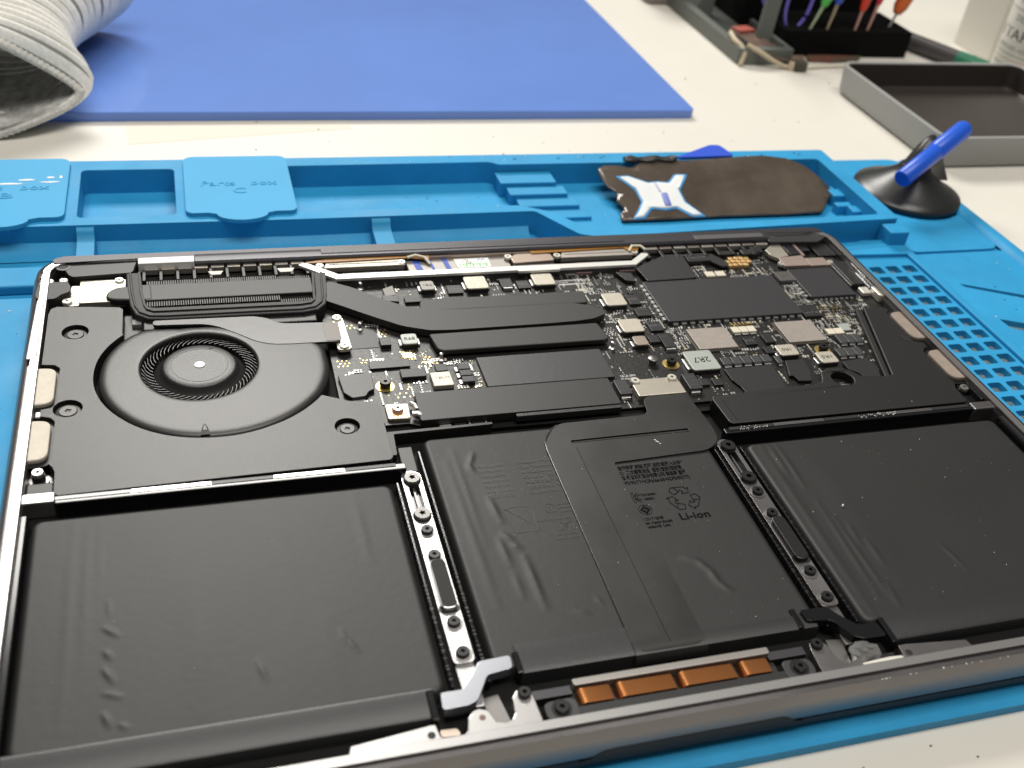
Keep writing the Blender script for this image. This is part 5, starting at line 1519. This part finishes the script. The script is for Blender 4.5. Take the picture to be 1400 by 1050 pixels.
# beige ribbon cable with red patch and dark plug
RC = empty('ribbon_cable', (250, 440, -17), 'loose beige ribbon cable with a dark square plug in front of the stand', 'cable')
BG = mat('ribbon_beige', (.52, .43, .30), .5)
MB().tube([(224.5, 437.6, -16.4), (227, 440, -10), (226.0, 444.8, -6.6), (224.6, 452, -5.4), (226.5, 462, -4.6)], 1.5, 8).build('wire', BG, RC, smooth=True)
MB().tube([(229, 443, -5.6), (236, 438.4, -8), (244, 435.4, -12), (252, 434, -15.2), (258, 432.6, -15.6)], [1.6, 1.5, 1.4, 1.3, 1.5], 8).build('wire', BG, RC, smooth=True)
MB().tube([(262, 432.4, -15.9), (280, 436, -16.0), (306, 438.4, -16.0), (330, 436, -16)], 1.0, 8).build('wire', mat('wire_pale', (.62, .57, .46), .5), RC, smooth=True)
MB().prism(rounded([(257.6, 428.6), (265.4, 428.2), (266.2, 434.4), (258.4, 435.6)], 1.2, 3), -17, -11.2).build('plug', mat('plug_dark', (.06, .055, .035), .5, bump=.5, bscale=500), RC, bevel=.5)
MB().lathe(256.4, 432.2, [(2.0, -17), (2.2, -14), (1.6, -12)], 12).build('ferrule', BG, RC, smooth=True)
rib = MB()
cps = [((228, 468, -4.0), (242, 470, -3.0)), ((230, 458, -4.6), (245, 462, -4.2)), ((232, 449, -5.4), (248, 455, -6.0)), ((240, 442, -8.6), (256, 449.5, -9.5)), ((252, 438.5, -12.6), (264, 447, -12.8)), ((270, 440, -15), (276, 452, -14.6))]
rib.rings([[tuple(Vector(a) + Vector((0, 0, s))), tuple(Vector(b_) + Vector((0, 0, s)))] if False else [tuple(a), tuple(b_), (b_[0], b_[1], b_[2] - .5), (a[0], a[1], a[2] - .5)] for a, b_ in cps for s in (0,)], True, True)
rib.build('flat_ribbon', mat('ribbon_brown', (.17, .115, .09), .45, var=.35, vscale=40), RC, fixn=True)
MB().prism([(231.5, 459.5), (243.5, 462.5), (241, 470), (229.5, 467.5)], -4.2, -2.4).build('red_patch', mat('patch_red', (.42, .10, .075), .45, var=.3, vscale=60), RC, bevel=.3)
SP = MB().prism([(276, 446), (292, 444.5), (312, 447), (318, 452), (294, 453), (278, 452.6)], -17, -14.4).build('board_scrap', mat('scrap_mix', (.20, .05, .045), .45, var=.6, vscale=90, col2=(.05, .08, .045)), None, bevel=.4)
tag(SP, 'reddish green board scrap tucked under the black foam block', 'scrap')
gb2 = MB().prism(rrect(208, 232, 552, 590, 5, 4), -17, 30).build('grey_pouch', mat('pouch_grey', (.22, .19, .165), .7), None, bevel=2)
tag(gb2, 'soft grey brown pouch behind the tool stand', 'pouch')

# knitted glove cuff
KN = empty('knit_glove', (-175, 370, -17), 'light grey ribbed knit glove cuff lying open on the violet pad', 'glove')
KM = mat('knit_wool', (.80, .785, .735), .95, bump=.25, bscale=1300, var=.14, vscale=600, sheen=.3, spec=.1)
KI = mat('knit_inside_shaded', (.42, .42, .40), .95, bump=.9, bscale=700, var=.5, vscale=160, spec=.1)  # same wool as outside, with the inner shade put into its colour
KE = mat('knit_hem', (.62, .60, .55), .95, bump=.9, bscale=900, var=.2, vscale=500, spec=.1)
# stations: (centre x, y, z) , half width, half height, lean of the opening
st = [(-191, 346, 6.0, 47.0, 23.4), (-188, 352, 6.5, 49.0, 24.0), (-187, 360, 7.0, 46.5, 23.6), (-187, 372, 7.6, 41.5, 22.5), (-186, 386, 8.6, 37.0, 22.0), (-182, 402, 10.5, 34.5, 21.6), (-177, 420, 13.0, 36.5, 22.8), (-170, 440, 14.0, 39.0, 24.6), (-162, 470, 14.0, 42.0, 26.6)]


def sta(t):
    t = max(0, min(.9999, t)) * (len(st) - 1)
    i = int(t)
    f_ = t - i
    f_ = f_ * f_ * (3 - 2 * f_) * .5 + f_ * .5
    return [a + (b_ - a) * f_ for a, b_ in zip(st[i], st[i + 1])]


def kring(t, off, nA=72):
    cx, cy, cz, a, b_ = sta(t)
    q = max(0.0, 1 - max(t, 0) / .4)
    out = []
    for k in range(nA):
        th = 2 * math.pi * k / nA
        c, s = math.cos(th), math.sin(th)
        p = 2.0
        if c > 0:
            p = 2.0 - (.78 if s > 0 else .55) * q
        n_ = (abs(c) ** p + abs(s) ** p) ** (-1 / p)
        x = cx + (a + off) * n_ * c
        z = cz + (b_ + off) * n_ * s
        z -= 7.0 * q * max(0, c) ** 2 * (.3 + .7 * max(0.0, min(1.0, (s + .9) / .8)))
        y = cy + 8.0 * max(-.4, s) * (1 - max(t, 0)) + 12 * max(0, c) ** 3 * q
        fl = -16.6 + 4.5 * max(0.0, min(1.0, (y - 351) / 9.0))
        out.append((x, y, max(z, fl)))
    return out


rings = []
NRB = 19
for i in range(NRB * 12 + 1):
    yy = 346.6 + 122.4 * i / (NRB * 12)
    t = next((k + (yy - st[k][1]) / (st[k + 1][1] - st[k][1])) for k in range(len(st) - 1) if yy <= st[k + 1][1]) / (len(st) - 1)
    rings.append(kring(t, -4.2 * abs(math.cos(math.pi * i / 12)) ** 3 + 1.4))
MB().rings(rings).build('ribbed_cuff', KM, KN, smooth=True, ang=80)
MB().rings([kring(.0, .6), kring(-.001, -2.0), kring(.05, -3.0), kring(.2, -3.2), kring(.5, -3.2), kring(.8, -3.2)]).build('shaded_inside', KI, KN, smooth=True, ang=80)
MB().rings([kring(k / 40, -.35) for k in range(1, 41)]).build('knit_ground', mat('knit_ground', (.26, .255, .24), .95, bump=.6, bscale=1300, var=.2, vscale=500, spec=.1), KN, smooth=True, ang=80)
hem = MB()
base_r = kring(0, 0.2, 360)
hr = []
for q, (dy, off) in enumerate(((-1.6, -2.2), (-2.4, -.6), (-1.2, 1.3), (1.6, 1.9), (4.2, 1.6), (5.2, .4))):
    r0 = kring(0, off, 360)
    hr.append([(p[0], p[1] + dy, p[2] + (.32 * math.sin(k * math.pi * 2 * 90 / 360) if 0 < q < 5 else 0)) for k, p in enumerate(r0)])
hem.rings(hr)
hem.build('hem', KE, KN, smooth=True, ang=80)

# fine print on chips
for k, (x, y, w, z, t) in enumerate(((-41.6, 135.8, 6.0, -2.78, 'T6 A1X'), (-16.2, 183.2, 4.2, -3.28, '338S'), (9.6, 184.0, 3.6, -3.18, 'B07A'), (47.2, 170.2, 3.4, -3.18, 'Z9K1'), (48.5, 153.0, 3.8, -3.18, 'Z9K1'), (110.8, 154.4, 5.2, -2.98, 'VL7 8'), (79.7, 140.4, 3.2, -3.28, 'AX2'), (-45.6, 153.6, 2.8, -2.58, '92'), (81.4, 195.0, 7.0, -2.18, 'U4-210'))):
    text_obj('lettering', t, 1.4, x, y, z, mat('etched_print', (.13, .13, .13), .5), PB, width=w)
# lint and flux crumbs on the mat
spk_d, spk_w = MB(), MB()
for _ in range(150):
    zone = random.random()
    if zone < .4:
        x, y, z = random.uniform(199, 242), random.uniform(60, 208), -14
    elif zone < .6:
        x, y, z = random.uniform(-190, -154), random.uniform(120, 206), -14
    elif zone < .8:
        x, y, z = random.uniform(-50, 186), random.uniform(287.5, 292.5), TZ
    else:
        x, y, z = random.uniform(-58, 70), random.uniform(250, 280), -14.7
    r = random.choice((.12, .18, .25, .4))
    (spk_w if random.random() < .45 else spk_d).box(x, x + r * random.uniform(.6, 2.2), y, y + r, z - .02, z + r * .6)
spk_w.build('lint_specks', DUST, MATT, kind='stuff')
spk_d.build('flux_crumbs', mat('flux_crumb', (.02, .05, .08), .6), MATT, kind='stuff')
cr_ = MB()
for _ in range(60):
    x, y = random.uniform(-130, 380), random.uniform(306, 430)
    if y > 358 and x < 162:
        y -= 56
        if y < 305:
            continue
    if x > 205 and 290 < y < 405 and x > 262:
        continue
    r = random.choice((.2, .3, .5))
    cr_.box(x, x + r * random.uniform(.6, 2), y, y + r, -17, -17 + r * .7)
for x, y in ((60, -9), (86, -12), (70, -14), (93, -7), (40, -11)):
    cr_.box(x, x + .5, y, y + .35, -17, -16.7)
tag(cr_.build('bench_crumbs', mat('crumb', (.16, .13, .10), .8), None), 'scattered tiny crumbs on the white bench top', 'crumbs', kind='stuff')
